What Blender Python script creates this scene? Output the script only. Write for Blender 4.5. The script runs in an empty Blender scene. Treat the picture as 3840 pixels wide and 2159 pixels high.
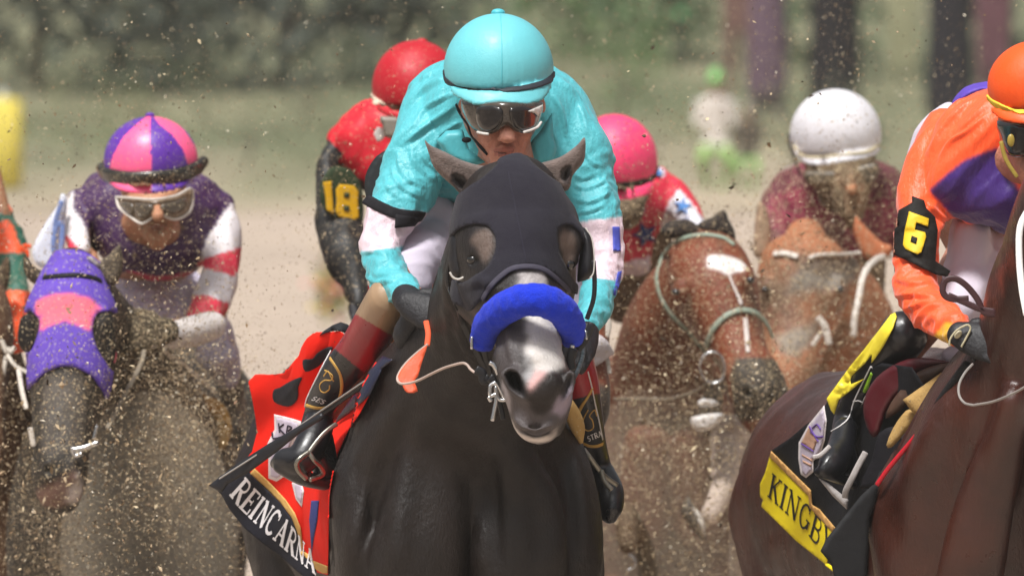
import bpy, math, random
import numpy as np
from mathutils import Vector, Matrix, noise
from mathutils.bvhtree import BVHTree
from mathutils.geometry import delaunay_2d_cdt
random.seed(7); np.random.seed(7)
R = math.radians
SC = bpy.context.scene
COL = SC.collection
# ---------------------------------------------------------------- camera, sky, sun, exposure
D0 = 30.0; FW = 2.32; K = FW/3840/D0
PITCH = R(2.4); CAM = np.array([0.0, -30.0, 2.98])
cam = bpy.data.cameras.new('camera'); cam.sensor_width = 36
cam.lens = 36*D0/FW; cam.clip_start = 1; cam.clip_end = 3000
cam.dof.use_dof = True; cam.dof.focus_distance = 30.3; cam.dof.aperture_fstop = 7.1
co = bpy.data.objects.new('camera', cam); COL.objects.link(co)
co.location = CAM; co.rotation_euler = (R(90)-PITCH, 0, 0); SC.camera = co
SC.render.resolution_x = 1024; SC.render.resolution_y = 575
W = bpy.data.worlds.new("World"); SC.world = W; W.use_nodes = True
nt = W.node_tree; bg = nt.nodes['Background']
sky = nt.nodes.new('ShaderNodeTexSky'); sky.sky_type = 'NISHITA'; sky.sun_disc = False
SUN_EL, SUN_ROT = R(64), R(205)
sky.sun_elevation = SUN_EL; sky.sun_rotation = SUN_ROT; sky.dust_density = 6; sky.ozone_density = 0.5; sky.air_density = 1.0
hs = nt.nodes.new('ShaderNodeHueSaturation'); hs.inputs['Saturation'].default_value = 0.28
nt.links.new(sky.outputs[0], hs.inputs['Color']); nt.links.new(hs.outputs[0], bg.inputs[0]); bg.inputs[1].default_value = 0.08
sl = bpy.data.lights.new('sun', 'SUN'); sl.energy = 3.4; sl.angle = R(12); sl.color = (1, .985, .96)
so = bpy.data.objects.new('sun', sl); COL.objects.link(so)
# sun from behind the camera, to the left
sd = Vector((-math.sin(R(28))*math.cos(SUN_EL), -math.cos(R(28))*math.cos(SUN_EL), math.sin(SUN_EL)))
so.rotation_euler = (-sd).to_track_quat('-Z', 'Y').to_euler(); so.location = (0, 0, 20)
vs = SC.view_settings; vs.view_transform = 'Standard'; vs.look = 'None'; vs.exposure = 0.35; vs.gamma = 1
# ---------------------------------------------------------------- mapping between pixels of the photo and the place
AX_F = np.array([0, math.cos(PITCH), -math.sin(PITCH)]); AX_U = np.array([0, math.sin(PITCH), math.cos(PITCH)]); AX_R = np.array([1.0, 0, 0])
def P(x, y, d=0):
    x = np.asarray(x, float); y = np.asarray(y, float); d = np.asarray(d, float)
    t = (D0+d)
    return CAM + t[..., None]*(AX_F + (x[..., None]-1920)*K*AX_R + (1079.5-y[..., None])*K*AX_U)
def inv(V):
    q = np.asarray(V)-CAM; t = q@AX_F
    return (q@AX_R)/t/K+1920, 1079.5-(q@AX_U)/t/K, t-D0
def M(name, pts):
    x0, y0, s = MAPS[name]; return [(x0+p[0]*s, y0+p[1]*s)+tuple(p[2:]) for p in pts]
MAPS = dict(Z1=(1200,0,.62141), Z2=(1500,500,.48333), Z3=(1500,1000,.48333), Z4=(700,1050,.7657), Z5=(0,350,.6215), Z6=(0,1100,.73153),
  Z7=(2200,200,.69052), Z8=(2100,1100,.73111), Y1=(2700,1000,.80056), Y2=(3200,100,.82902), Y3=(1100,100,.75949), Y4=(2200,0,.63665),
  Y5=(2200,1600,.3861), Y6=(2700,550,.65598), Y7=(800,1600,.3861), Y8=(1650,380,.20721), X1=(1050,1300,.37987), X2=(3050,1150,.41436),
  X3=(2850,1500,.45496), X4=(0,650,.93333), X5=(450,1000,.62147), X6=(2700,750,.51813), X7=(1450,1000,.34536), X8=(2100,1150,.55249), V=(0,0,1.4907))
def cat(pts, m=6, closed=False):
    p = np.array(pts, float)
    if m <= 1: return p
    if closed: q = np.vstack([p[-1], p, p[0], p[1]])
    else: q = np.vstack([2*p[0]-p[1], p, 2*p[-1]-p[-2]])
    out = []
    for i in range(1, len(q)-2):
        a, b, c, e = q[i-1], q[i], q[i+1], q[i+2]
        for j in range(m):
            t = j/m
            out.append(.5*((2*b)+(-a+c)*t+(2*a-5*b+4*c-e)*t*t+(-a+3*b-3*c+e)*t**3))
    if not closed: out.append(p[-1])
    return np.array(out)
def nrm(a): return a/np.maximum(np.linalg.norm(a, axis=-1, keepdims=True), 1e-9)
def hexc(h):
    h = h.lstrip('#'); v = [int(h[i:i+2], 16)/255 for i in (0, 2, 4)]
    return np.array([x/12.92 if x <= .04045 else ((x+.055)/1.055)**2.4 for x in v])
# ---------------------------------------------------------------- geometry makers: each returns (V, F)
def tube3(p, A, B, ref, n=18, ex=2.0, cap=1.0):
    p = np.array(p, float); A = np.array(A, float); B = np.array(B, float)
    t = nrm(np.gradient(p, axis=0)); ref = np.broadcast_to(np.array(ref, float), p.shape)
    v = nrm(ref-(ref*t).sum(1)[:, None]*t); l = np.cross(t, v)
    rings = []
    if cap > 0:
        for s in (1, .92, .7, .38):
            rings.append((p[0]-t[0]*min(A[0], B[0])*cap*s, A[0]*math.sqrt(max(0, 1-s*s)), B[0]*math.sqrt(max(0, 1-s*s)), l[0], v[0]))
    for i in range(len(p)): rings.append((p[i], A[i], B[i], l[i], v[i]))
    if cap > 0:
        for s in (.38, .7, .92, 1):
            rings.append((p[-1]+t[-1]*min(A[-1], B[-1])*cap*s, A[-1]*math.sqrt(max(0, 1-s*s)), B[-1]*math.sqrt(max(0, 1-s*s)), l[-1], v[-1]))
    th = np.linspace(0, 2*math.pi, n, endpoint=False); c = np.cos(th); s_ = np.sin(th)
    c = np.sign(c)*abs(c)**(2/ex); s_ = np.sign(s_)*abs(s_)**(2/ex)
    V = []; F = []
    for (o, a, b, L, U) in rings: V.append(o+np.outer(c*max(a, 1e-5), L)+np.outer(s_*max(b, 1e-5), U))
    m = len(rings); V = np.vstack(V)
    for i in range(m-1):
        for j in range(n):
            k = (j+1) % n; F.append((i*n+j, i*n+k, (i+1)*n+k, (i+1)*n+j))
    F.append(tuple(range(n-1, -1, -1))); F.append(tuple((m-1)*n+j for j in range(n)))
    return V, F
def tb(path, m=5, ref='view', n=18, ex=2.0, cap=1.0, curve=True):
    q = cat(path, m) if curve and len(path) > 2 else cat(path, m if curve else 1)
    p = P(q[:, 0], q[:, 1], q[:, 2]); s = K*(D0+q[:, 2])
    b = q[:, 4] if q.shape[1] > 4 else q[:, 3]
    r = AX_F if ref == 'view' else (AX_U if ref == 'up' else (AX_R if ref == 'right' else ref))
    return tube3(p, q[:, 3]*s, b*s, r, n, ex, cap)
def ell(x, y, d, rx, ry, rd, rot=0, n=24, m=14, ex=2.0):
    s = K*(D0+d); c = P(x, y, d); th = np.linspace(0, 2*math.pi, n, endpoint=False); V = []; F = []
    for i in range(m+1):
        ph = math.pi*i/m; r = math.sin(ph)**(2/ex) if 0 < i < m else 1e-4; z = math.copysign(abs(math.cos(ph))**(2/ex), math.cos(ph))
        X = rx*s*r*np.cos(th); Z = np.full(n, ry*s*z); Y = rd*s*r*np.sin(th)
        ca, sa = math.cos(R(rot)), math.sin(R(rot)); X, Z = X*ca+Z*sa, -X*sa+Z*ca
        V.append(c+np.outer(X, AX_R)+np.outer(Z, AX_U)+np.outer(Y, AX_F))
    for i in range(m):
        for j in range(n):
            k = (j+1) % n; F.append((i*n+j, i*n+k, (i+1)*n+k, (i+1)*n+j))
    F.append(tuple(range(n-1, -1, -1))); F.append(tuple(m*n+j for j in range(n)))
    return np.vstack(V), F
def seg_dist(x, y, poly):
    p = np.array(poly); q = np.roll(p, -1, axis=0); best = np.full(len(x), 1e9)
    for a, b in zip(p, q):
        ab = b-a; L = ab@ab+1e-9; t = np.clip(((x-a[0])*ab[0]+(y-a[1])*ab[1])/L, 0, 1)
        best = np.minimum(best, np.hypot(x-a[0]-t*ab[0], y-a[1]-t*ab[1]))
    return best
def inpoly(x, y, poly):
    p = np.array(poly)[:, :2]; ins = np.zeros(np.shape(x), bool); j = len(p)-1
    for i in range(len(p)):
        xi, yi = p[i]; xj, yj = p[j]
        c = ((yi > y) != (yj > y)) & (x < (xj-xi)*(y-yi)/((yj-yi) if yj != yi else 1e-9)+xi); ins ^= c; j = i
    return ins
def tri2d(poly, sp):
    b = []; p = np.array(poly)[:, :2]
    for a, c in zip(p, np.roll(p, -1, axis=0)):
        k = max(1, int(np.hypot(*(c-a))/sp)); b += [a+(c-a)*i/k for i in range(k)]
    b = np.array(b); lo, hi = b.min(0), b.max(0)
    gx, gy = np.meshgrid(np.arange(lo[0]+sp*.5, hi[0], sp), np.arange(lo[1]+sp*.5, hi[1], sp*.87))
    gx[1::2] += sp*.5; gx, gy = gx.ravel(), gy.ravel()
    k = inpoly(gx, gy, b); gx, gy = gx[k], gy[k]
    if len(gx): k = seg_dist(gx, gy, b) > sp*.45; gx, gy = gx[k], gy[k]
    pts = [Vector(q) for q in b]+[Vector((x, y)) for x, y in zip(gx, gy)]
    n = len(b); vo, _, fo, *_ = delaunay_2d_cdt(pts, [(i, (i+1) % n) for i in range(n)], [], 1, 1e-4)
    return np.array([tuple(v) for v in vo]), [tuple(f) for f in fo], b
def slab(poly, dfun, th=0.01, Rp=None, sp=14, thb=None, edge=0.0012, rnd=0):
    """solid piece whose outline is poly; th = half thickness in metres, rounded over Rp pixels"""
    if rnd: poly = cat(np.array(poly)[:, :2], rnd, True)
    q, F, b = tri2d(poly, sp); x, y = q[:, 0], q[:, 1]
    d = dfun(x, y) if callable(dfun) else np.full(len(x), float(dfun))
    if Rp: e = np.clip(seg_dist(x, y, b)/Rp, 0, 1); pr = np.sqrt(1-(1-e)**2)
    else: pr = np.ones(len(x))
    thb = th if thb is None else thb
    n = len(q); V = np.vstack([P(x, y, d-edge-th*pr), P(x, y, d+edge+thb*pr)])
    cnt = {}
    F = [tuple(reversed(f)) for f in F]
    for f in F:
        for i in range(len(f)): a, c = f[i], f[(i+1) % len(f)]; cnt[(a, c)] = 1
    G = list(F)+[tuple(i+n for i in reversed(f)) for f in F]
    for (a, c) in cnt:
        if (c, a) not in cnt: G.append((c, a, a+n, c+n))
    return V, G
def join(gs):
    V = []; F = []; o = 0
    for v, f in gs: V.append(v); F += [tuple(i+o for i in t) for t in f]; o += len(v)
    return np.vstack(V), F
def mesh_of(V, F, name='m'):
    me = bpy.data.meshes.new(name)
    if isinstance(F, np.ndarray):
        k = F.shape[1]; me.vertices.add(len(V)); me.vertices.foreach_set('co', np.asarray(V, np.float32).ravel()); me.loops.add(F.size); me.loops.foreach_set('vertex_index', F.astype(np.int32).ravel())
        me.polygons.add(len(F)); me.polygons.foreach_set('loop_start', np.arange(len(F), dtype=np.int32)*k); me.update(calc_edges=True)
    else: me.from_pydata(np.asarray(V).tolist(), [], F); me.update()
    return me
def remesh(gs, vox=.006, sm=3):
    V, F = join(gs); me = mesh_of(V, F); ob = bpy.data.objects.new('tmp', me); COL.objects.link(ob)
    m = ob.modifiers.new('r', 'REMESH'); m.mode = 'VOXEL'; m.voxel_size = vox; m.adaptivity = 0
    if sm: s = ob.modifiers.new('s', 'SMOOTH'); s.factor = .5; s.iterations = sm
    e = ob.evaluated_get(bpy.context.evaluated_depsgraph_get()).to_mesh()
    n = len(e.vertices); a = np.empty(n*3, np.float32); e.vertices.foreach_get('co', a)
    F = [tuple(p.vertices) for p in e.polygons]
    bpy.data.objects.remove(ob); bpy.data.meshes.remove(me)
    return a.reshape(-1, 3).astype(float), F
def vnorm(V, F):
    Q = np.array([f if len(f) == 4 else (f[0], f[1], f[2], f[2]) for f in F]); n = np.zeros_like(V)
    fn = np.cross(V[Q[:, 2]]-V[Q[:, 0]], V[Q[:, 3]]-V[Q[:, 1]])
    t = Q[:, 2] == Q[:, 3]; fn[t] = np.cross(V[Q[t, 1]]-V[Q[t, 0]], V[Q[t, 2]]-V[Q[t, 0]])
    for i in range(4): np.add.at(n, Q[:, i], fn)
    return nrm(n)
def noi(Pn, s): return np.array([noise.noise(Vector(p)*s) for p in Pn])
def folds(V, F, amp=.006, fr=9, axis=(0, 0, 1), st=.25, seed=0, mask=None):
    N = vnorm(V, F); a = nrm(np.array(axis, float)); al = (V@a)
    q = (V-np.outer(al, a)*(1-st))*fr+seed*7.3
    w = np.array([noise.noise(Vector(p)*.6) for p in q])
    h = np.array([1-abs(noise.noise(Vector(p)))*2.6 for p in (q+w[:, None]*.9)])
    h += .5*np.array([1-abs(noise.noise(Vector(p)*2.1))*2.6 for p in q])
    h = np.clip(h-.6, -.5, 1)
    if mask is not None: h = h*mask(*inv(V))
    return V+N*(h*amp)[:, None]
def ridges(V, F, rs, N=None):
    N = vnorm(V, F) if N is None else N; x, y, d = inv(V); V = V.copy(); fc = ((CAM-V)*N).sum(1) > -.1
    for path, w, amp in rs:
        p = cat(path, 4)[:, :2]; best = np.full(len(V), 1e9); u = np.zeros(len(V)); L = len(p)-1
        m = (x > p[:, 0].min()-3*w) & (x < p[:, 0].max()+3*w) & (y > p[:, 1].min()-3*w) & (y < p[:, 1].max()+3*w) & fc; ii = np.where(m)[0]; X, Y = x[ii], y[ii]; b = np.full(len(ii), 1e9); uu = np.zeros(len(ii))
        for k in range(L):
            a, e = p[k], p[k+1]-p[k]; t = np.clip(((X-a[0])*e[0]+(Y-a[1])*e[1])/(e@e+1e-9), 0, 1); s = np.sign(e[0]*(Y-a[1])-e[1]*(X-a[0])); q = np.hypot(X-a[0]-t*e[0], Y-a[1]-t*e[1])
            c = q < abs(b); b[c] = (q*s)[c]; uu[c] = (k+t[c])/L
        g = np.exp(-(b/w)**2)-.45*np.exp(-((b-1.6*w)/w)**2); V[ii] += N[ii]*(g*amp*np.sin(np.pi*np.clip(uu, .02, .98))**.6)[:, None]
    return V
def bvh(V, F): return BVHTree.FromPolygons([Vector(v) for v in V], F)
_c = Vector(CAM)
def hitd(B, x, y, off=0.003, fb=None):
    """depth of surface B seen at each (x, y)"""
    x = np.atleast_1d(x); y = np.atleast_1d(y); out = np.full(len(x), np.nan)
    for i, p in enumerate(P(x, y, np.zeros(len(x)))):
        r = B.ray_cast(_c, (Vector(p)-_c).normalized())
        if r[0] is not None: out[i] = (np.array(r[0])-CAM)@AX_F-D0-off
    bad = np.isnan(out)
    if bad.any():
        if bad.all() : out[:] = fb if fb is not None else 0
        else:
            g = np.where(~bad)[0]
            for i in np.where(bad)[0]:
                j = g[np.argmin((x[g]-x[i])**2+(y[g]-y[i])**2)]; out[i] = out[j]+.0004*math.hypot(x[g[0]]*0+x[j]-x[i], y[j]-y[i])
    return out
def drape(B, off=.003, fb=None): return lambda x, y: hitd(B, x, y, off, fb)
def strap(B, path, w, t=.002, off=.002, m=6, n=10, fb=None, ex=3):
    """strap w pixels wide laid along the surface B; path points (x, y) or (x, y, w)"""
    q = cat([(p[0], p[1], p[2] if len(p) > 2 else w) for p in path], m)
    d = hitd(B, q[:, 0], q[:, 1], off, fb) if B is not None else fb(q[:, 0], q[:, 1])
    for _ in range(2): d[1:-1] = np.minimum(d[1:-1], (d[:-2]+d[2:])/2+.002)
    p = P(q[:, 0], q[:, 1], d); N = []
    for i in range(len(p)):
        nn = None
        if B is not None:
            r = B.find_nearest(Vector(p[i])); nn = np.array(r[1]) if r[0] is not None else None
        N.append(AX_F if nn is None else nn)
    N = np.array(N, float); t_ = nrm(np.gradient(p, axis=0))
    bad = abs((N*t_).sum(1)) > .9; N[bad] = AX_F
    return tube3(p, q[:, 2]/2*K*(D0+d), np.full(len(p), t), N, n, ex, .3)
def line(path, w, t=None, m=6, n=10, ref='view', ex=2.5):
    """free strap or cord through (x, y, d[, w]) points"""
    t = w if t is None else t
    return tb([(p[0], p[1], p[2], p[3] if len(p) > 3 else w, (p[3]*t/w if len(p) > 3 else t)) for p in path], m, ref, n, ex, .5)
def shell(V, F, mask, off=.003, th=.0025, it=4):
    """a skin of cloth over the part of a surface picked by mask"""
    N = vnorm(V, F); keep = [f for f in F if all(mask[i] for i in f)]
    ids = sorted({i for f in keep for i in f}); ix = {v: k for k, v in enumerate(ids)}
    G = [tuple(ix[i] for i in f) for f in keep]; ids = np.array(ids); n = len(ids); Nn = N[ids]; Q = V[ids].copy()
    cnt = {}
    for f in G:
        for i in range(len(f)): cnt[(f[i], f[(i+1) % len(f)])] = 1
    bd = [(a, c) for (a, c) in cnt if (c, a) not in cnt]; nb = {}
    for a, c in bd: nb.setdefault(a, []).append(c); nb.setdefault(c, []).append(a)
    for _ in range(it):
        Z = Q.copy()
        for a, l in nb.items(): Z[a] = .4*Q[a]+.6*Q[l].mean(0)
        Q = Z
    out = np.vstack([Q+Nn*(off+th), Q-Nn*.001])
    return out, G+[tuple(i+n for i in reversed(f)) for f in G]+[(c, a, a+n, c+n) for a, c in bd]
def quads(F): return np.array([f if len(f) == 4 else (f[0], f[1], f[2], f[2]) for f in F if len(f) in (3, 4)])
def lap(V, F, it=5, mask=None, w=.5):
    Q = quads(F); A = np.concatenate([Q[:, i] for i in range(4)]); B_ = np.concatenate([Q[:, (i+1) % 4] for i in range(4)])
    n = np.maximum(np.bincount(A, minlength=len(V))+np.bincount(B_, minlength=len(V)), 1)[:, None]; V = V.copy()
    for _ in range(it):
        S = np.stack([np.bincount(A, V[B_, k], len(V))+np.bincount(B_, V[A, k], len(V)) for k in range(V.shape[1])], 1)/n
        Z = V*(1-w)+S*w; V = Z if mask is None else np.where(mask[:, None], Z, V)
    return V
def tuck(o, B, maskfn, lim=.16):
    """push the parts of a body that would poke through its clothes back under them"""
    r = o.parent; off = np.array(r.location); n = len(o.data.vertices); a = np.empty(n*3, np.float32); o.data.vertices.foreach_get('co', a)
    V = a.reshape(-1, 3).astype(float)+off; x, y, d = inv(V); ids = np.where(maskfn(x, y, d))[0]
    for i in ids:
        dr = (Vector(V[i])-_c).normalized(); h = B.ray_cast(_c, dr)
        if h[0] is not None:
            hd = float((np.array(h[0])-CAM)@AX_F-D0)
            if d[i] < hd+.006 and hd-d[i] < lim: V[i] = P(x[i], y[i], hd+.008)
    o.data.vertices.foreach_set('co', (V-off).astype(np.float32).ravel()); o.data.update()
def paint(V, F, base, layers, jit=0, seed=0, blur=0):
    x, y, d = inv(V); N = vnorm(V, F); col = np.tile(hexc(base), (len(V), 1))
    toc = nrm(CAM-V); fac = (N*toc).sum(1)
    if jit: j = noi(V, 60)*jit; x = x+j; y = y+noi(V+3, 60)*jit
    for h, w in layers:
        m = w(x, y, d, N) if callable(w) else (inpoly(x, y, w) & (fac > -.3)); col[m] = hexc(h)
    return lap(col, F, blur) if blur else col
def dent(V, poly, depth, Rp=20, fac=None):
    x, y, d = inv(V); m = inpoly(x, y, poly)
    if fac is not None: m &= fac
    i = np.where(m)[0]
    if len(i): e = np.clip(seg_dist(x[i], y[i], poly)/Rp, 0, 1); V[i] += np.outer(e*e*(3-2*e)*depth, AX_F)
    return V
# ---------------------------------------------------------------- materials
_M = {}
def mat(name, color=None, rough=.6, bump=(40, .2), mud=0.0, spec=.5, sheen=0, var=.12, vs=7, st=None, coat=0, metal=0, trans=0, mudc=('#4a3f31', '#b5a382'), spk=170, bump2=None):
    if name in _M: return _M[name]
    if rough >= .7: spec = min(spec, .22)
    m = bpy.data.materials.new(name); m.use_nodes = True; t = m.node_tree; L = t.links; b = t.nodes['Principled BSDF']; _M[name] = m
    def nd(k, **kw):
        n = t.nodes.new(k)
        for a, v in kw.items():
            if a in n.inputs: n.inputs[a].default_value = v
            else: setattr(n, a, v)
        return n
    tc = nd('ShaderNodeTexCoord'); mp = nd('ShaderNodeMapping'); L.new(tc.outputs['Object'], mp.inputs[0])
    if st: mp.inputs['Scale'].default_value = st
    if color is None: a = nd('ShaderNodeAttribute', attribute_name='Col'); src = a.outputs['Color']
    else: a = nd('ShaderNodeRGB'); a.outputs[0].default_value = (*hexc(color), 1); src = a.outputs[0]
    def mix(fac, A, B, mode='MIX'):
        x = nd('ShaderNodeMix', data_type='RGBA', blend_type=mode)
        for s, v in ((x.inputs[0], fac), (x.inputs[6], A), (x.inputs[7], B)):
            if hasattr(v, 'is_linked') or isinstance(v, bpy.types.NodeSocket): L.new(v, s)
            else: s.default_value = v
        return x.outputs[2]
    def nz(sc, det=3, vec=None, rg=.55):
        x = nd('ShaderNodeTexNoise', Scale=sc, Detail=det, Roughness=rg); L.new(vec or tc.outputs['Object'], x.inputs['Vector']); return x.outputs[0]
    def rng(s, a0, a1, b0=0., b1=1.):
        x = nd('ShaderNodeMapRange'); L.new(s, x.inputs[0])
        for i, v in enumerate((a0, a1, b0, b1)): x.inputs[i+1].default_value = v
        return x.outputs[0]
    n1 = nz(vs, 4); g = rng(n1, .3, .7, 1-var, 1+var)
    cc = nd('ShaderNodeCombineColor')
    for i in range(3): L.new(g, cc.inputs[i])
    src = mix(1.0, src, cc.outputs[0], 'MULTIPLY')
    rs = None
    if mud > 0:
        big = rng(nz(6.5, 5, rg=.65), .72-.5*mud, .86-.5*mud, 0, min(1, .35+.6*mud))
        src = mix(big, src, (*hexc(mudc[0]), 1))
        sp = rng(nz(spk, 2), .67-.13*mud, .70-.13*mud)
        sp2 = rng(nz(spk*.37, 3), .68-.09*mud, .71-.09*mud)
        src = mix(sp, src, (*hexc(mudc[1]), 1)); src = mix(sp2, src, (*hexc('#7d6c52'), 1))
    L.new(src, b.inputs['Base Color'])
    b.inputs['Roughness'].default_value = rough; b.inputs['Specular IOR Level'].default_value = spec; b.inputs['Metallic'].default_value = metal
    b.inputs['Sheen Weight'].default_value = sheen; b.inputs['Coat Weight'].default_value = coat; b.inputs['Coat Roughness'].default_value = .25
    if trans: b.inputs['Transmission Weight'].default_value = trans; b.inputs['IOR'].default_value = 1.2
    L.new(rng(nz(vs*3, 3), .3, .7, max(0, rough-.12), min(1, rough+.12)), b.inputs['Roughness'])
    if bump[1]:
        x = nz(bump[0], 5, mp.outputs[0], .6); bp = nd('ShaderNodeBump', Strength=bump[1], Distance=.01); L.new(x, bp.inputs['Height']); L.new(bp.outputs[0], b.inputs['Normal'])
        if bump2: b2 = nd('ShaderNodeBump', Strength=bump2[1], Distance=.02); L.new(nz(bump2[0], 3), b2.inputs['Height']); L.new(bp.outputs[0], b2.inputs['Normal']); L.new(b2.outputs[0], b.inputs['Normal'])
    return m
# ---------------------------------------------------------------- objects
def tag(o, label=None, cat=None, group=None, kind=None):
    for k, v in (('label', label), ('category', cat), ('group', group), ('kind', kind)):
        if v: o[k] = v
    return o
def thing(name, label, cat_, loc, group=None):
    o = bpy.data.objects.new(name, None); COL.objects.link(o); o.location = loc; o.empty_display_size = .1
    return tag(o, label, cat_, group)
def mk(name, geo, m, parent=None, col=None, smooth=True, label=None, sharp=False):
    V, F = geo; V = np.asarray(V, float); r = parent
    while r is not None and r.parent is not None: r = r.parent
    if r is not None: V = V-np.array(r.location)
    me = mesh_of(V, F, name)
    if col is not None:
        at = me.color_attributes.new('Col', 'FLOAT_COLOR', 'POINT'); at.data.foreach_set('color', np.hstack([col, np.ones((len(col), 1))]).astype(np.float32).ravel())
    if sharp:
        import bmesh; bm = bmesh.new(); bm.from_mesh(me); bmesh.ops.recalc_face_normals(bm, faces=bm.faces); bm.to_mesh(me); bm.free()
    me.polygons.foreach_set('use_smooth', [smooth]*len(me.polygons)); me.materials.append(m)
    o = bpy.data.objects.new(name, me); COL.objects.link(o); o.parent = parent
    if label: o['label'] = label
    return o
def mkj(name, geos, m, parent, **k):
    return [mk(name, g, m, parent, **k) for g in geos][0]
# ---------------------------------------------------------------- serif lettering drawn with strokes
def arc(cx, cy, rx, ry, a0, a1, n=9): return [(cx+rx*math.cos(R(a0+(a1-a0)*i/n)), cy+ry*math.sin(R(a0+(a1-a0)*i/n))) for i in range(n+1)]
_k, _t = .17, .075
def _s(x, y, w=.3): return ([(x-w/2, y), (x+w/2, y)], _t)
GL = {
 'R': (.8, [([(.2, 0), (.2, 1)], _k), _s(.2, .03), _s(.16, .97, .25), ([(.2, .97), (.45, .97)]+arc(.45, .74, .22, .23, 80, -80)+[(.2, .5)], .09), ([(.42, .5), (.72, .02)], _k), _s(.75, .03, .18)]),
 'E': (.74, [([(.2, 0), (.2, 1)], _k), ([(.05, .97), (.68, .97), (.68, .76)], _t), ([(.2, .5), (.55, .5)], _t), ([(.54, .62), (.54, .38)], .05), ([(.05, .03), (.7, .03), (.7, .27)], _t)]),
 'I': (.42, [([(.2, 0), (.2, 1)], _k), _s(.2, .03), _s(.2, .97)]),
 'N': (.86, [([(.16, 0), (.16, 1)], _t), ([(.12, 1), (.72, .02)], _k), ([(.72, 0), (.72, 1)], _t), _s(.16, .03, .26), _s(.1, .97, .2), _s(.72, .97, .26)]),
 'C': (.8, [(arc(.42, .5, .3, .47, 45, 315, 16), .12), ([(.68, .97), (.68, .7)], .06), ([(.14, .4), (.14, .6)], .16)]),
 'A': (.8, [([(.12, 0), (.4, 1)], _t), ([(.38, 1), (.68, 0)], _k), ([(.2, .33), (.58, .33)], _t), _s(.12, .03, .24), _s(.68, .03, .28)]),
 'K': (.82, [([(.2, 0), (.2, 1)], _k), _s(.2, .03), _s(.2, .97), ([(.2, .4), (.66, .98)], _t), ([(.36, .58), (.7, .02)], _k), _s(.66, .97, .24), _s(.72, .03, .24)]),
 'G': (.84, [(arc(.42, .5, .3, .47, 45, 330, 16), .12), ([(.7, .42), (.7, .1)], .13), _s(.68, .42, .28), ([(.66, .97), (.66, .72)], .06)]),
 'B': (.78, [([(.2, 0), (.2, 1)], _k), _s(.14, .97, .2), _s(.14, .03, .2), ([(.2, .97), (.42, .97)]+arc(.42, .75, .2, .22, 80, -80)+[(.2, .52)], .09), ([(.2, .52), (.45, .52)]+arc(.45, .27, .23, .25, 80, -80)+[(.2, .03)], .1)]),
 'Y': (.8, [([(.4, 0), (.4, .5)], _k), ([(.12, .98), (.42, .48)], _k), ([(.66, .98), (.42, .5)], _t), _s(.4, .03), _s(.12, .97, .24), _s(.68, .97, .2)]),
 'S': (.66, [(arc(.33, .73, .2, .22, 30, 250, 8)+arc(.33, .27, .2, .24, 80, -150, 8), .13)]),
 'T': (.7, [([(.35, 0), (.35, 1)], .16), ([(.05, .95), (.65, .95)], .12)]),
}
def text(s, fmap, dfun, gap=.04, sp=.12, bold=1.0, th=.0012):
    """s laid out in (u, v); fmap turns u (0..1 along) and v (0..1 up) into pixels"""
    w = sum(GL[c][0]+gap for c in s); x0 = 0; out = []
    for c in s:
        for pts, wd in GL[c][1]:
            p = []
            for a, b in zip(pts[:-1], pts[1:]):
                k = max(1, int(math.hypot(b[0]-a[0], b[1]-a[1])/sp)); p += [(a[0]+(b[0]-a[0])*i/k, a[1]+(b[1]-a[1])*i/k) for i in range(k)]
            p = np.array(p+[pts[-1]]); t = nrm(np.gradient(p, axis=0)); nn = np.stack([-t[:, 1], t[:, 0]], 1)*wd*bold/2
            A, B_ = p+nn, p-nn; q = []
            for r in (A, B_): q.append(fmap((r[:, 0]+x0)/w, r[:, 1]))
            X = np.concatenate([q[0][0], q[1][0]]); Y = np.concatenate([q[0][1], q[1][1]]); d = dfun(X, Y); n = len(p)
            V = np.vstack([P(X, Y, d-th), P(X, Y, d+.001)]); m2 = 2*n; F = []
            for i in range(n-1):
                F += [(i, i+1, n+i+1, n+i), (m2+i, m2+n+i, m2+n+i+1, m2+i+1), (i, m2+i, m2+i+1, i+1), (n+i, n+i+1, m2+n+i+1, m2+n+i)]
            F += [(0, n, m2+n, m2), (n-1, m2+n-1, m2+m2-1, m2-1+0) if 0 else (n-1, m2+n-1, m2+2*n-1, 2*n-1)]
            out.append((V, F))
        x0 += GL[c][0]+gap
    return join(out)
def bmap(base, up):
    b = np.array(base, float); u_ = np.array(up, float); tb_ = np.linspace(0, 1, len(b)); tu = np.linspace(0, 1, len(u_))
    def f(u, v):
        return (np.interp(u, tb_, b[:, 0])+v*np.interp(u, tu, u_[:, 0]), np.interp(u, tb_, b[:, 1])+v*np.interp(u, tu, u_[:, 1]))
    return f
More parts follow.
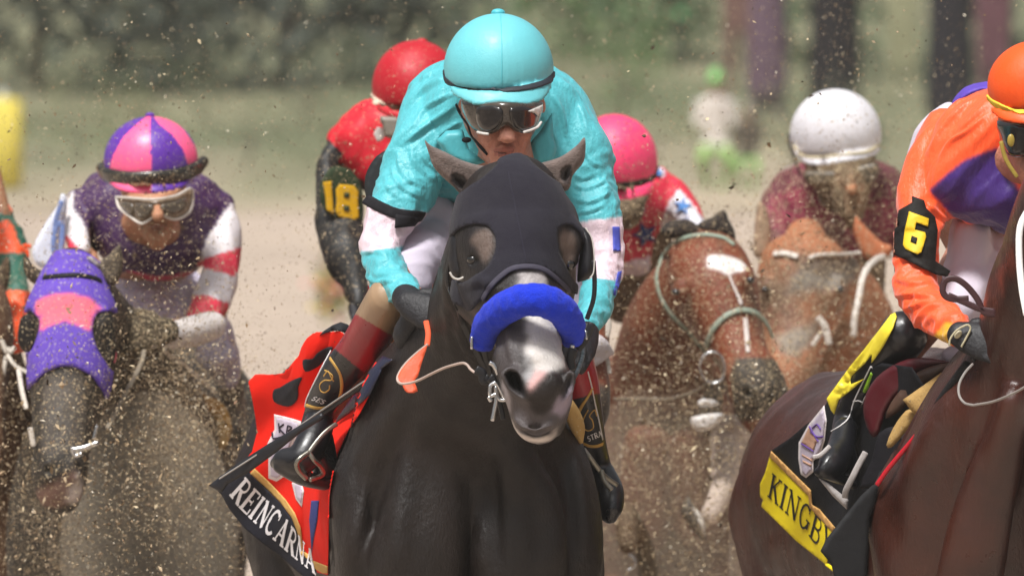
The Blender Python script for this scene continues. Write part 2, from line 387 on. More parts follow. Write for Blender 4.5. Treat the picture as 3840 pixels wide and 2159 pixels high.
# ---------------------------------------------------------------- shared anatomy
def glove(parent, x, y, d, fwd, back, side, m, s=1.0, name='glove', vox=.003):
    """closed hand with five fingers; fwd = along the forearm, back = normal of the back of the hand (view axes: right, up, away)"""
    AX = np.stack([AX_R, AX_U, AX_F]); f = nrm(np.array(fwd, float))@AX; b = np.array(back, float)@AX; b = nrm(b-(b@f)*f); w = np.cross(f, b)*side
    c = P(x, y, d); L = lambda a, e, g: c+(a*f+e*w+g*b)*s
    gs = [tube3([L(-.045, 0, 0), L(-.02, 0, .002), L(.02, 0, .004), L(.045, 0, 0)], [.027*s, .035*s, .041*s, .038*s], [.021*s, .019*s, .017*s, .014*s], b)]
    for i, ln in enumerate((.9, 1.0, .95, .78)):
        e = (-.030+.020*i); r = (.0105, .0108, .0102, .0088)[i]*s
        q = cat([L(.042, e, .004), L(.042+.030*ln, e, -.006), L(.036+.026*ln, e, -.036*ln), L(.010, e, -.042), L(.0, e, -.03)], 4)
        gs.append(tube3(q, np.linspace(r, r*.82, len(q)), np.linspace(r, r*.82, len(q)), w, 10))
    q = cat([L(-.02, -.034, -.004), L(.01, -.052, -.016), L(.03, -.045, -.036), L(.038, -.022, -.045)], 4)
    gs.append(tube3(q, np.linspace(.0135, .0095, len(q))*s, np.linspace(.0135, .0095, len(q))*s, b, 10))
    V, F = remesh(gs, vox, 2)
    return mk(name, (V, F), m, parent)
def trunk(cx, cy, d, sx=0.0, sc=1.0, L=1.75, chest_w=1.0):
    """barrel, rump, legs and tail of a galloping horse behind the chest at (cx, cy, d); sx = sideways metres towards the rump"""
    c = P(cx, cy, d); q = cat([(0, .0, .21, .30), (.25, .0, .27, .34), (.6, .01, .29, .34), (1.0, .02, .30, .33), (1.35, .05, .29, .31), (L-.1, .06, .26, .28), (L, .03, .17, .19)], 3)
    p = c+np.stack([sx*q[:, 0]/L, q[:, 0]*sc, q[:, 1]], 1)
    gs = [tube3(p, q[:, 2]*sc*chest_w, q[:, 3]*sc, (0, 0, 1), 24)]
    gz = c[2]
    def leg(x, y, top, pts, side):
        o = c+np.array([sx*y/L+side*x, y, 0]); a = [o+np.array([side*p_[0], p_[1], 0])+np.array([0, 0, p_[2]-gz if p_[2] < gz else 0]) for p_ in pts]
        rr = [p_[3] for p_ in pts]; a = cat(a, 3); rr = np.interp(np.linspace(0, 1, len(a)), np.linspace(0, 1, len(rr)), rr)
        gs.append(tube3(a, rr*sc, rr*1.25*sc, (0, 1, 0), 12))
    leg(.14, .12, 0, [(0, 0, 1.25, .13), (0, -.06, .95, .095), (0, -.2, .68, .05), (0, -.26, .58, .048), (0, -.1, .3, .03), (0, 0, .18, .036), (0, .0, .06, .05)], -1)
    leg(.14, .12, 0, [(0, 0, 1.25, .13), (0, .1, .95, .095), (0, .16, .62, .05), (0, .15, .55, .046), (0, .12, .28, .03), (0, .06, .12, .036), (0, 0, .05, .05)], 1)
    leg(.15, L-.25, 0, [(0, 0, 1.3, .17), (0, -.05, 1.0, .14), (0, -.12, .82, .09), (0, .12, .55, .05), (0, .0, .3, .034), (0, -.06, .12, .038), (0, -.12, .05, .05)], -1)
    leg(.15, L-.25, 0, [(0, 0, 1.3, .17), (0, .05, 1.0, .14), (0, .05, .82, .09), (0, .3, .55, .05), (0, .25, .3, .034), (0, .2, .12, .038), (0, .14, .06, .05)], 1)
    t0 = p[-1]; tl = [t0+np.array([0, 0, .12]), t0+np.array([0, .18, .14]), t0+np.array([0, .34, -.06]), t0+np.array([0, .4, -.35])]
    tl = cat(tl, 4); gs.append(tube3(tl, np.linspace(.035, .05, len(tl)), np.linspace(.035, .06, len(tl)), (1, 0, 0), 10))
    return gs
def ridge_shapes(): pass
# ================================================================ the setting
def gz(ypx):   # distance along the view where the ground shows at this row of the photo
    a = PITCH+math.atan((ypx-1079.5)*K); return CAM[2]/math.sin(a)-D0 if a > 0 else 500
def ground(name, y0, y1, z, m, nx=60, ny=60, x=220, rough=.0):
    xs = np.linspace(-x, x, nx); ys = np.linspace(y0, y1, ny); X, Y = np.meshgrid(xs, ys); Z = np.full(X.shape, z)
    if rough: Z = Z+rough*np.array([noise.noise(Vector((a*.9, b*.9, 0))) for a, b in zip(X.ravel(), Y.ravel())]).reshape(X.shape)
    V = np.stack([X.ravel(), Y.ravel(), Z.ravel()], 1); F = [(j*nx+i, j*nx+i+1, (j+1)*nx+i+1, (j+1)*nx+i) for j in range(ny-1) for i in range(nx-1)]
    o = mk(name, (V, F), m); o['kind'] = 'structure'; return o
ground('track', -80, 900, 0, mat('dirt', '#aa9a8b', rough=.95, bump=(9, .6), var=.12, vs=1.2), 40, 60, 500)
TY = 52.0
def turf():   # worn, muddy verge that thickens into grass
    xs = np.sign(np.linspace(-1, 1, 121))*abs(np.linspace(-1, 1, 121))**3*500; ys = TY+(900-TY)*np.linspace(0, 1, 100)**3; X, Y = np.meshgrid(xs, ys); n = len(xs)
    V = np.stack([X.ravel(), Y.ravel(), np.full(X.size, .006)], 1); F = [(j*n+i, j*n+i+1, (j+1)*n+i+1, (j+1)*n+i) for j in range(len(ys)-1) for i in range(n-1)]
    q = V*np.array([1, .16, 1]); g = noi(q+5, .9)+.6*noi(q+9, 2.3); t = np.clip((V[:, 1]-TY)/11+g*.9, 0, 1)[:, None]; u = np.clip(.5+noi(q, .6)*1.6, 0, 1)[:, None]
    c = (hexc('#a1937f')*(1-t)+t*(hexc('#64684e')*u+hexc('#7d7a60')*(1-u)))
    o = mk('turf', (V, F), mat('turf_verge', rough=.95, bump=(30, .4), var=.15, vs=.4), None, c); o['kind'] = 'structure'
turf()
def shrub(name, label, X, Y, w, h, color, n=1500, group='shrubs and trees beyond the turf'):
    t = thing(name, label, 'tree' if h > 5 else 'shrub', (X, Y, 0), group)
    rs = np.random.RandomState(int(abs(X*13+Y*7)))
    V = []; F = []
    cl = rs.uniform(-1, 1, (14, 3))*np.array([w*.42, w*.3, h*.36])+np.array([0, 0, h*.55]); cr = rs.uniform(.2, .42, 14)*min(w, h)
    for i in range(n):
        k = rs.randint(14); v = nrm(rs.normal(size=3)); p = cl[k]+v*cr[k]*rs.uniform(.6, 1.05); p[2] = max(p[2], .05)
        a = nrm(rs.normal(size=3)); b = nrm(np.cross(a, rs.normal(size=3))); s = rs.uniform(.05, .13)*h/3
        o = len(V); V += [p-a*s, p+b*s*.5, p+a*s, p-b*s*.5]; F.append((o, o+1, o+2, o+3))
    mk('crown', (np.array(V)+np.array([X, Y, 0]), F), mat('leaf_'+color[1:], color, rough=.8, var=.3, vs=.8, bump=(10, 0)), t, smooth=False)
    q = np.array([(X, Y, 0), (X+.05, Y, h*.3), (X-.05, Y+.1, h*.62)])
    g = [tube3(q, [.05*h*.4, .04*h*.4, .02*h*.4], [.05*h*.4, .04*h*.4, .02*h*.4], (0, 1, 0), 8)]
    for a in (-1, 1): g.append(tube3([(X, Y, h*.25), (X+a*w*.2, Y+.1*a, h*.6)], [.012*h, .006*h], [.012*h, .006*h], (0, 1, 0), 6))
    mk('trunk', join(g), mat('bark', '#4a3d30'), t)
def at(vx, vy):   # ground position seen at a pixel of the 2576-wide view of the photo
    sx, sy = vx*1.4907, vy*1.4907; d = gz(sy); p = P(sx, sy, d); return p[0], p[1]
for i, (vx, vy, w, h, c, lb) in enumerate([
    (90, 210, 3.4, 3.2, '#5a6052', 'dark blurred evergreen shrub farthest left beyond the turf'),
    (430, 235, 3.2, 3.0, '#545a50', 'dark grey-green shrub above the purple and pink helmet'),
    (720, 215, 3.0, 3.4, '#585d52', 'dark grey-green shrub to the left of the red helmet'),
    (1010, 190, 2.6, 3.0, '#5d6656', 'grey-green shrub behind the red helmet'),
    (1480, 150, 2.0, 1.9, '#5f7d4c', 'bright green shrub just right of the turquoise helmet'),
    (1900, 160, 2.4, 3.0, '#55684a', 'green shrub behind the person in the plum coat'),
    (2370, 200, 3.2, 3.2, '#4e5a48', 'dark green shrub behind the far right spectators')]):
    X, Y = at(vx, vy); shrub('shrub', lb, X, Y, w, h, c, 2600)
for i, (vx, vy, w, h, c, lb) in enumerate([
    (190, 400, 1.3, .55, '#80835f', 'low yellow-green bush left of the purple and pink helmet'), (330, 350, 1.5, .6, '#6d7558', 'low green bush just above the purple and pink helmet'),
    (620, 420, 1.6, .6, '#7a7d62', 'low olive bush to the left of the black and red sleeve'), (760, 330, 1.7, .7, '#666e57', 'low dull green bush level with the red helmet'),
    (1560, 300, 1.3, .8, '#6a8055', 'low bright bush right of the turquoise shoulder'), (1640, 420, 1.2, .5, '#7c8465', 'low pale bush above the pink helmet'), (1990, 440, 1.5, .7, '#646b57', 'low grey-green bush left of the white helmet')]):
    X, Y = at(vx, vy); shrub('low_bush', lb, X, Y, w, h, c, 900, 'low bushes on the turf')
def bystander(label, vx, vy, top, coat, legs, hat, skin='#8a6a58', crouch=False, wide=1.0, long=False, group='people standing beyond the track'):
    """person on the turf; feet at (vx, vy) of the 2576-wide view, head top at row top"""
    d = gz(vy*1.4907); sc = K*(D0+d)*1.4907; H = (vy-top)*sc; X, Y = at(vx, vy)
    t = thing('person', label, 'person', (X, Y, 0), group); u = H/7.5; w = u*wide if not crouch else u*1.5
    b = np.array([X, Y, 0]); A = lambda x, y, z: b+np.array([x*w, y*w, z*u])
    hip = 3.7 if not crouch else 2.6
    body = [tube3([A(0, 0, hip), A(0, 0, hip+1.4), A(0, -.05, hip+2.6), A(0, -.05, hip+3.0)], [.5*w, .45*w, .62*w, .3*w], [.32*w]*4, (0, 1, 0), 14)]
    if long: body.append(tube3([A(0, 0, .7), A(0, 0, 2.2), A(0, 0, hip+1)], [.62*w, .6*w, .5*w], [.4*w]*3, (0, 1, 0), 14))
    body += [tube3([A(0, -.05, hip+2.9), A(0, -.1, hip+3.3)], [.18*w]*2, [.18*w]*2, (0, 1, 0), 10)]
    hd = A(0, -.12, 7.0) if not crouch else A(0, -.2, 6.4)
    body.append(tube3([hd+np.array([0, 0, -.35*u]), hd+np.array([0, 0, .25*u])], [.3*u, .34*u], [.36*u, .4*u], (0, 1, 0), 12))
    for s in (-1, 1):
        body.append(tube3([A(s*.62, 0, hip+2.5), A(s*.75, -.1, hip+1.2), A(s*.5, -.55, hip+.9 if not crouch else hip+1.6)], [.2*w, .16*w, .11*w], [.2*w, .16*w, .11*w], (0, 1, 0), 10))
        kn = A(s*.3, 0, 2.0) if not crouch else A(s*.55, -.6, 1.9)
        body.append(tube3([A(s*.26, 0, hip), kn, A(s*.3, .05, .25)], [.32*w, .23*w, .14*w], [.32*w, .23*w, .15*w], (0, 1, 0), 10))
        body.append(tube3([A(s*.3, .1, .12), A(s*.32, -.35, .1)], [.15*w, .13*w], [.1*w, .08*w], (0, 0, 1), 8))
    V, F = remesh(body, u*.12, 1); z = V[:, 2]/u
    c = np.tile(hexc(coat), (len(V), 1)); c[z < hip+.1] = hexc(legs); c[z > hip+3.05] = hexc(skin)
    mk('body', (V, F), mat('far_cloth', rough=.85), t, c)
    hV = tube3([hd+np.array([0, 0, .2*u]), hd+np.array([0, 0, .45*u])], [.42*u, .36*u], [.46*u, .4*u], (0, 1, 0), 14)
    mk('cap', hV, mat('cap_'+hat[1:], hat, rough=.8), t)
bystander('blurred crouching photographer in black with a green cap', 1712, 175, 20, '#262023', '#3a3236', '#3fae6c', crouch=True)
bystander('blurred kneeling person in light shirt with a pale green cap', 1800, 478, 160, '#d8cfc8', '#8fb069', '#86c97a', crouch=True)
bystander('blurred small figure in dark green to the right of the light shirt', 1880, 480, 245, '#5c554c', '#8db36c', '#a29a8c', crouch=True)
bystander('blurred spectator in a plum coat beside the dark figure', 1930, 300, -420, '#66525f', '#66525f', '#6d5560', wide=.9, long=True)
bystander('blurred spectator in red standing at the left of the plum coat', 1862, 250, -400, '#84605a', '#7d5f58', '#8a4a40')
bystander('blurred dark-clothed spectator straight above the white helmet', 2100, 345, -380, '#242124', '#242124', '#2b2b2b', wide=1.15, long=True)
bystander('blurred spectator in pale trousers between two dark figures', 2268, 240, -330, '#d9d5c4', '#9c9a7c', '#c9c5b0')
bystander('blurred dark-clothed spectator left of the orange helmet', 2390, 335, -350, '#29262b', '#29262b', '#9a93a8', wide=1.1, long=True)
bystander('blurred spectator in a mauve coat at the right edge', 2500, 290, -350, '#7a6672', '#6d4a52', '#b9aebf')
X, Y = at(6, 478); t = thing('marker_post', 'blurred yellow padded post at the left edge beyond the track', 'post', (X, Y, 0))
mk('pad', tube3([(X, Y, .03), (X, Y, .3), (X, Y, .58)], [.13]*3, [.1]*3, (0, 1, 0), 14, 3, .2), mat('yellow_pad', '#d8c65c', rough=.7), t)
mk('post', tube3([(X, Y, 0), (X, Y, .62)], [.03]*2, [.03]*2, (0, 1, 0), 8), mat('post_white', '#d8d8d0'), t)
X, Y = at(838, 840); t = thing('flower_bed', 'blurred clump of pink and yellow flowers at the track edge', 'flowers', (X, Y, 0))
rs = np.random.RandomState(4)
for nm, c, n in (('blossoms', '#d98a84', 90), ('yellow_blossoms', '#d8c060', 70), ('leaves', '#8f9468', 200)):
    V = []; F = []
    for i in range(n):
        p = np.array([X, Y, 0])+rs.normal(size=3)*np.array([.05, .05, .09])+np.array([0, 0, .24]); p[2] = max(.02, p[2]); a = nrm(rs.normal(size=3)); b = nrm(np.cross(a, rs.normal(size=3))); s = .018
        o = len(V); V += [p-a*s, p+b*s, p+a*s, p-b*s]; F.append((o, o+1, o+2, o+3))
    mk(nm, (np.array(V), F), mat('fl_'+nm, c, rough=.8, bump=(9, 0)), t, smooth=False)
# ================================================================ the dark horse in the middle
coat = mat('dark_coat', rough=.52, bump=(190, .4), st=(1, 1, .35), var=.35, vs=7, spec=.4, coat=.04, bump2=(16, .22))
leather = mat('black_leather', '#141316', rough=.38, bump=(90, .15)); metal = mat('steel', '#c8c8c8', rough=.22, metal=1.0, bump=(30, 0), var=.02)
hoodm = mat('hood_cloth', '#24222b', rough=.9, bump=(420, .35), sheen=.06, bump2=(11, .35), var=.08)
paleedge = mat('pale_piping', '#c9c4bc', rough=.6)
base1 = P(1800, 2159, 1.3); h1 = thing('race_horse', 'near-black horse in the middle with black hood and blue shadow roll', 'horse', (base1[0], base1[1], 0), 'race horses galloping towards the camera')
HS = [(1920, 652, 60, 90, -.08), (1938, 680, 104, 130, -.10), (1940, 716, 156, 185, -.12), (1928, 770, 212, 225, -.14), (1930, 860, 236, 250, -.15), (1928, 960, 228, 262, -.17), (1935, 1050, 205, 255, -.2),
      (1950, 1130, 175, 230, -.24), (1972, 1210, 140, 190, -.29), (1985, 1290, 124, 158, -.34), (1990, 1360, 130, 150, -.38), (2008, 1430, 132, 150, -.40), (2018, 1500, 122, 150, -.40), (2012, 1560, 106, 130, -.39), (2006, 1605, 85, 100, -.37)]
gs = [tb([(x, y, d, a, b) for x, y, a, b, d in HS], 5, ex=2.35, n=32, cap=.35)]
# jaw bars, brow bones, cheek
for s, x in ((-1, 1800), (1, 2066)):
    gs.append(tb([(x, 1000, -.06, 95, 170), (x-s*8, 1110, -.09, 95, 140), (x-s*60, 1230, -.16, 70, 110)], 4))
for cx, cy, rt in ((1795, 880, 24), (2120, 880, -24)):
    gs.append(ell(cx, cy, -.215, 62, 92, 60, rt)); gs.append(ell(cx-(1 if cx < 1900 else -1)*8, cy+90, -.215, 44, 42, 45))
gs.append(tb([(1990, 1130, -.33, 60, 60), (1995, 1250, -.40, 62, 50), (2000, 1350, -.46, 62, 40)], 3))
# nostril rims and lips
def rim(poly, d0, r): q = [(x, y, d0+(i % len(poly))*0, r, r) for i, (x, y) in enumerate(poly+[poly[0]])]; return tb(q, 4, n=10)
nl = M('Z3', [(800, 830), (850, 790), (915, 815), (950, 880), (975, 960), (985, 1030), (920, 1000), (850, 940)])
nr = M('Z3', [(1345, 830), (1310, 820), (1290, 890), (1275, 960), (1235, 1040), (1290, 1010), (1335, 930)])
gs += [rim(nl, -.485, 15), rim(nr, -.475, 13)]
gs.append(tb([(1975, 1440, -.49, 40, 30), (2010, 1480, -.495, 60, 36), (2060, 1430, -.49, 50, 34)], 4))
gs.append(tb([(1925, 1575, -.47, 22, 22), (1965, 1612, -.485, 24, 24), (2010, 1628, -.49, 26, 26), (2060, 1606, -.485, 22, 22), (2085, 1565, -.47, 16, 20)], 4))
gs.append(tb([(1955, 1618, -.40, 30, 36), (2010, 1630, -.41, 36, 40), (2055, 1612, -.40, 28, 36)], 3))
# neck and chest
NS = [(1930, 720, .0, 120, 150), (1880, 900, .12, 185, 190), (1845, 1080, .27, 215, 230), (1820, 1260, .40, 250, 260), (1770, 1420, .52, 325, 300), (1733, 1560, .62, 392, 320), (1722, 1720, .68, 440, 330), (1735, 1900, .70, 478, 330),
      (1752, 2080, .72, 505, 320), (1755, 2280, .74, 500, 300), (1755, 2480, .80, 440, 270), (1755, 2620, .9, 380, 220)]
gs.append(tb([(x, y, d, a, b) for x, y, d, a, b in NS], 4, ex=2.15, n=36))
gs.append(tb([(1420, 1560, .78, 80, 120), (1340, 1800, .66, 100, 150), (1360, 2100, .62, 120, 160), (1440, 2420, .66, 120, 150)], 4))
gs.append(tb([(2060, 1560, .78, 70, 120), (2130, 1800, .68, 95, 150), (2140, 2100, .64, 120, 160), (2060, 2420, .66, 120, 150)], 4))
gs.append(tb([(1690, 1480, .46, 70, 80), (1630, 1750, .50, 130, 110), (1570, 2050, .50, 180, 130), (1560, 2300, .52, 170, 120)], 4))
gs.append(tb([(1880, 1650, .44, 70, 80), (1940, 1850, .50, 130, 110), (1950, 2100, .50, 180, 130), (1950, 2300, .52, 170, 120)], 4))
gs += trunk(1745, 1960, .72, -.30)
V1, F1 = remesh(gs, .0062, 3)
V1 = lap(V1, F1, 60, inv(V1)[1] > 1500)
V1 = V1+vnorm(V1, F1)*(np.clip(noi(V1*np.array([1, 1, .35]), 9), -.5, .5)*.012*(inv(V1)[1] > 1300))[:, None]; V1 = lap(V1, F1, 6, inv(V1)[1] > 1250)
V1 = ridges(V1, F1, [(p_, w_, a_*1.5) for p_, w_, a_ in [(M('X7', [(640, 20), (675, 400), (700, 900)]), 22, .010), (M('X7', [(690, 200), (790, 500), (860, 820)]), 18, .008), (M('X7', [(560, 350), (540, 700), (560, 1000)]), 26, .008), (M('X7', [(740, 600), (860, 880), (960, 1000)]), 16, .008),
  (M('Z4', [(1080, 540), (960, 800), (850, 1150), (800, 1440)]), 45, .016), (M('Z4', [(1180, 620), (1090, 900), (1040, 1200), (1020, 1448)]), 50, .014), (M('Z4', [(960, 620), (850, 850), (760, 1100)]), 35, .012), (M('Z3', [(1260, 1250), (1320, 1400)])+[(2180, 1850), (2200, 2100)], 36, .010), ([(2040, 1750), (2090, 1950), (2080, 2159)], 45, .012), ([(1840, 1700), (1850, 1900), (1860, 2159)], 34, -.010), (M('Z3', [(860, 450), (850, 600), (870, 760)]), 14, .004), (M('Z3', [(760, 620), (740, 760), (760, 880)]), 14, .004), (M('Z2', [(560, 1180), (640, 1140), (760, 1220)]), 14, .005)]])
V1 = dent(V1, nl, .05, 26, inv(V1)[2] < -.38); V1 = dent(V1, nr, .045, 22, inv(V1)[2] < -.38)
V1 = dent(V1, M('Z3', [(850, 1200), (920, 1290), (1050, 1330), (1160, 1300), (1215, 1240), (1150, 1240), (1050, 1265), (930, 1240)]), .012, 10, inv(V1)[2] < -.4)
V1 = dent(V1, M('Z2', [(520, 960), (560, 930), (620, 960), (625, 1010), (570, 1040), (525, 1020)]), .012, 12, inv(V1)[2] < -.1)
face_pts = [('#1a1516', M('Z2', [(350, 700), (660, 690), (760, 800), (760, 960), (680, 1080), (600, 1110), (470, 1180), (380, 1200), (350, 800)])), ('#5f5048', M('Z2', [(555, 800), (620, 750), (680, 748), (722, 800), (725, 890), (690, 970), (650, 1015), (620, 935), (575, 875), (540, 835)])),
  ('#1a1516', M('Z2', [(1190, 690), (1300, 690), (1440, 800), (1440, 1180), (1290, 1180), (1225, 930), (1190, 850)])), ('#5f5048', M('Z2', [(1235, 800), (1270, 748), (1325, 755), (1375, 830), (1365, 910), (1338, 975), (1335, 1070), (1290, 1020), (1245, 915)])),
  ('#474040', M('Z3', [(730, 500), (860, 430), (960, 400), (960, 560), (930, 700), (960, 900), (1000, 1060), (1060, 1150), (1200, 1120), (1230, 1020), (1290, 950), (1300, 760), (1360, 820), (1360, 1000), (1330, 1150), (1230, 1260), (1180, 1420), (900, 1420), (800, 1200), (770, 900), (740, 700)])),
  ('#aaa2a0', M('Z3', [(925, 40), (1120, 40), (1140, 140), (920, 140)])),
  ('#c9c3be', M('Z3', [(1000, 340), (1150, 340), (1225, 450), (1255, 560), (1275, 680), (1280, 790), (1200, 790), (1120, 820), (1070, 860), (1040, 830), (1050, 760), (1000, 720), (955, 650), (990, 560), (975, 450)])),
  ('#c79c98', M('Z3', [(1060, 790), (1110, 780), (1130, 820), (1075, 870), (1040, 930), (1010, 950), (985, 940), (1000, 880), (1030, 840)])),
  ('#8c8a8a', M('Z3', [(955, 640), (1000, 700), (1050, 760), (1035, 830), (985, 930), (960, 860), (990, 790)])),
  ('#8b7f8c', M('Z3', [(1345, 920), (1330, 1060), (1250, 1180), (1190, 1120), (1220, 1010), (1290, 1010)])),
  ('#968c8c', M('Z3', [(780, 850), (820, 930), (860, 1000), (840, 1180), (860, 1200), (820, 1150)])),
  ('#151112', nl), ('#1a1416', nr),
  ('#c4bab4', M('Z3', [(845, 1190), (865, 1195), (930, 1290), (1060, 1340), (1160, 1310), (1205, 1245), (1215, 1275), (1165, 1345), (1060, 1370), (920, 1325), (860, 1260)])),
  ('#0d0b0c', M('Z2', [(535, 965), (570, 945), (610, 965), (610, 1000), (570, 1020), (535, 1005)]))]
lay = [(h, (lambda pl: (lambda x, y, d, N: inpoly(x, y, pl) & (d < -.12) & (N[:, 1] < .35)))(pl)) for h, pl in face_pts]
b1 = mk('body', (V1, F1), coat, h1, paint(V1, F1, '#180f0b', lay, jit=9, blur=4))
B1 = bvh(V1, F1)
for ex_, ey_ in ((1776, 974), (2132, 990)): eyes_h1 = mk('eye', ell(ex_, ey_, float(hitd(B1, [ex_], [ey_], 0)[0])+.012, 26, 22, 26), mat('horse_eye', '#0c0908', rough=.08, bump=(9, 0), coat=.8), h1)
mk('eyelid', line([(x_, y_, float(hitd(B1, [x_], [y_], .002)[0])) for x_, y_ in M('Z2', [(525, 960), (545, 925), (585, 920), (625, 950), (640, 990)])], 7), coat, h1, np.zeros((0, 3))) if 0 else None
# hood: over the forehead and cheeks with two eye openings
ho = M('Z2', [(830, 120), (740, 260), (640, 350), (470, 470), (400, 600), (340, 800), (330, 1000), (350, 1180), (430, 1330), (560, 1380), (640, 1300), (700, 1190), (790, 1100), (880, 1045), (1010, 1030), (1120, 1055), (1220, 1130), (1320, 1220), (1400, 1300), (1460, 1150), (1450, 900), (1420, 700), (1340, 480), (1240, 400), (1080, 290), (1000, 200)])
eh1 = M('Z2', [(400, 820), (480, 745), (580, 715), (680, 725), (735, 810), (740, 900), (700, 1010), (650, 1060), (560, 1120), (480, 1150), (420, 1120), (385, 1000)])
eh2 = M('Z2', [(1220, 760), (1260, 715), (1340, 730), (1400, 800), (1420, 900), (1400, 1160), (1350, 1160), (1290, 1060), (1230, 920), (1215, 830)])
x, y, d = inv(V1)
mk_ = inpoly(x, y, ho) & ~inpoly(x, y, eh1) & ~inpoly(x, y, eh2) & (d < .02)
hood = mk('hood', shell(V1, F1, mk_, .002, .004, 8), hoodm, h1)
BH = bvh(*shell(V1, F1, mk_, .002, .004, 8))
mk('seam', join([strap(BH, M('Z2', [(840, 300), (900, 600), (950, 850), (985, 1020)]), 5, .001, .001, fb=-.4)]), mat('hood_thread', '#2c2a34', rough=.9), hood)
mk('hem', join([strap(B1, M('Z2', [(640, 1290), (700, 1190), (790, 1100), (880, 1045), (1010, 1032), (1120, 1058), (1220, 1130), (1320, 1225)]), 22, .003, .006, fb=-.4)]), mat('hood_hem', '#46434f', rough=.8, bump=(300, .3)), hood)
# blinker cups
cupm = mat('blinker_black', '#141318', rough=.5, bump=(60, .2))
mk('blinker', slab(M('Z2', [(1300, 705), (1370, 712), (1440, 740), (1490, 820), (1508, 950), (1503, 1080), (1460, 1130), (1400, 1150), (1375, 1140), (1385, 1000), (1400, 880), (1385, 790)]), lambda x, y: -.20+.00025*(x-2200)*-1, .03, 40, 14, edge=.002, rnd=3), cupm, hood)
mk('blinker', slab(M('Z2', [(400, 790), (500, 740), (540, 730), (515, 850), (525, 950), (560, 1040), (640, 1075), (560, 1130), (500, 1105), (440, 1130), (395, 1090), (375, 980)]), lambda x, y: -.20-.0001*(x-1700), .02, 24, 14, edge=.002, rnd=3), cupm, hood)
mkj('piping', ([line([q+(-.245,) for q in M('Z2', [(388, 1080), (410, 1115), (450, 1132), (490, 1118), (522, 1103)])], 4), line([q+(-.26,) for q in M('Z2', [(1440, 735), (1488, 815), (1507, 950), (1502, 1075), (1475, 1120)])], 2.5)]), paleedge, hood)
# ears: hollow curved shells
earm = mat('ear_coat', rough=.8, bump=(220, .5), sheen=.3, var=.25, vs=30)
def ear(parent, poly, inner, d0, dtip, tip, base='#6b5d57', dark='#3a302e', m=earm, th=.016, rnd=3, name='ear'):
    tip = np.array(tip); bx = np.array(poly)[:, :2].mean(0); L = np.abs(np.array(poly)[:, :2]-tip).max()*1.3
    df = lambda x, y: dtip+(d0-dtip)*np.clip(np.hypot(x-tip[0], y-tip[1])/L, 0, 1)
    V, F = slab(poly, df, th, 26, 8, edge=.0015, rnd=rnd); 
    if inner: V = dent(V, inner, .03, 22)
    c = paint(V, F, base, [(dark, inner)] if inner else [], jit=10); return mk(name, (V, F), m, parent, c)
ear(h1, M('Z2', [(192, 55), (240, 95), (350, 145), (470, 205), (600, 245), (745, 270), (760, 330), (650, 420), (560, 500), (470, 470), (420, 420), (330, 340), (260, 260), (225, 160)]), M('Z2', [(400, 300), (500, 330), (560, 400), (520, 470), (450, 440), (390, 370)]), -.10, -.13, M('Z2', [(192, 55)])[0])
ear(h1, M('Z2', [(1432, 32), (1440, 120), (1425, 220), (1370, 290), (1335, 340), (1318, 420), (1265, 450), (1170, 380), (1050, 300), (1030, 250), (1150, 215), (1250, 180), (1340, 120), (1385, 80)]), M('Z2', [(1250, 280), (1330, 230), (1330, 330), (1290, 400), (1240, 360)]), -.10, -.13, M('Z2', [(1432, 32)])[0])
# forelock tuft under the hood crest
mk('hood_crest', remesh([tb([(1912, 682, -.2, 60, 60), (1916, 660, -.18, 42, 50), (1920, 646, -.14, 20, 34)], 4), ell(1918, 690, -.16, 90, 46, 90)], .004, 3), hoodm, h1)
# shadow roll
rollc = M('Z3', [(640, 585), (672, 470), (760, 360), (880, 285), (1020, 255), (1150, 275), (1265, 350), (1325, 450), (1338, 560)])
rd = [-.33, -.37, -.42, -.46, -.485, -.48, -.45, -.40, -.35]
rw = [48, 55, 60, 62, 62, 62, 60, 54, 44]
rg = tb([(q[0], q[1], rd[i], rw[i], rw[i]*.85) for i, q in enumerate(rollc)], 6, n=26, cap=.8)
V, F = remesh([rg], .004, 2); V += vnorm(V, F)*(noi(V, 55)*.0025+noi(V, 160)*.0012)[:, None]
mk('shadow_roll', (V, F), mat('blue_fleece', '#1735c8', rough=.95, bump=(300, .6), sheen=.1, var=.12, vs=20), h1)
# bridle
br = thing
bd = ([strap(B1, M('Z3', [(640, 600), (655, 680), (680, 780), (700, 860)]), 20, .002, .004), strap(B1, M('Z2', [(400, 900), (365, 1060), (375, 1200)])+M('Z3', [(470, 400), (560, 600), (660, 800)]), 20, .002, .006),
  strap(B1, M('Z3', [(1400, 560), (1370, 660), (1340, 760)]), 22, .002, .005, fb=-.3), line([q+(-.24,) for q in M('Z2', [(1500, 990), (1510, 1150), (1500, 1290), (1450, 1440)])], 9, 3)])
bridle = mkj('bridle', bd, leather, h1)
def ring(pts, r, d): return line([(x, y, d) for x, y in pts+[pts[0]]], r)
mkj('bit', ([ring(M('Z3', [(700, 920), (740, 900), (770, 940), (800, 1000), (820, 1030), (770, 1030), (745, 990), (700, 1000)]), 7, -.42), line([q+(-.43,) for q in M('Z3', [(700, 745), (725, 760), (750, 800), (762, 830)])], 9), line([q+(-.42,) for q in M('Z3', [(745, 930), (748, 1020), (735, 1100), (718, 1190)])], 8),
   line([q+(-.42,) for q in M('Z3', [(690, 1010), (705, 1040)])], 8), line([q+(-.36,) for q in M('Z3', [(558, 545), (558, 635)])], 6), line([q+(-.38,) for q in M('Z3', [(1340, 610), (1320, 660)])], 9), line([q+(-.38,) for q in M('Z3', [(1330, 690), (1305, 775)])], 9), line([q+(-.34,) for q in M('Z3', [(1440, 500), (1445, 560)])], 6)]), metal, bridle)
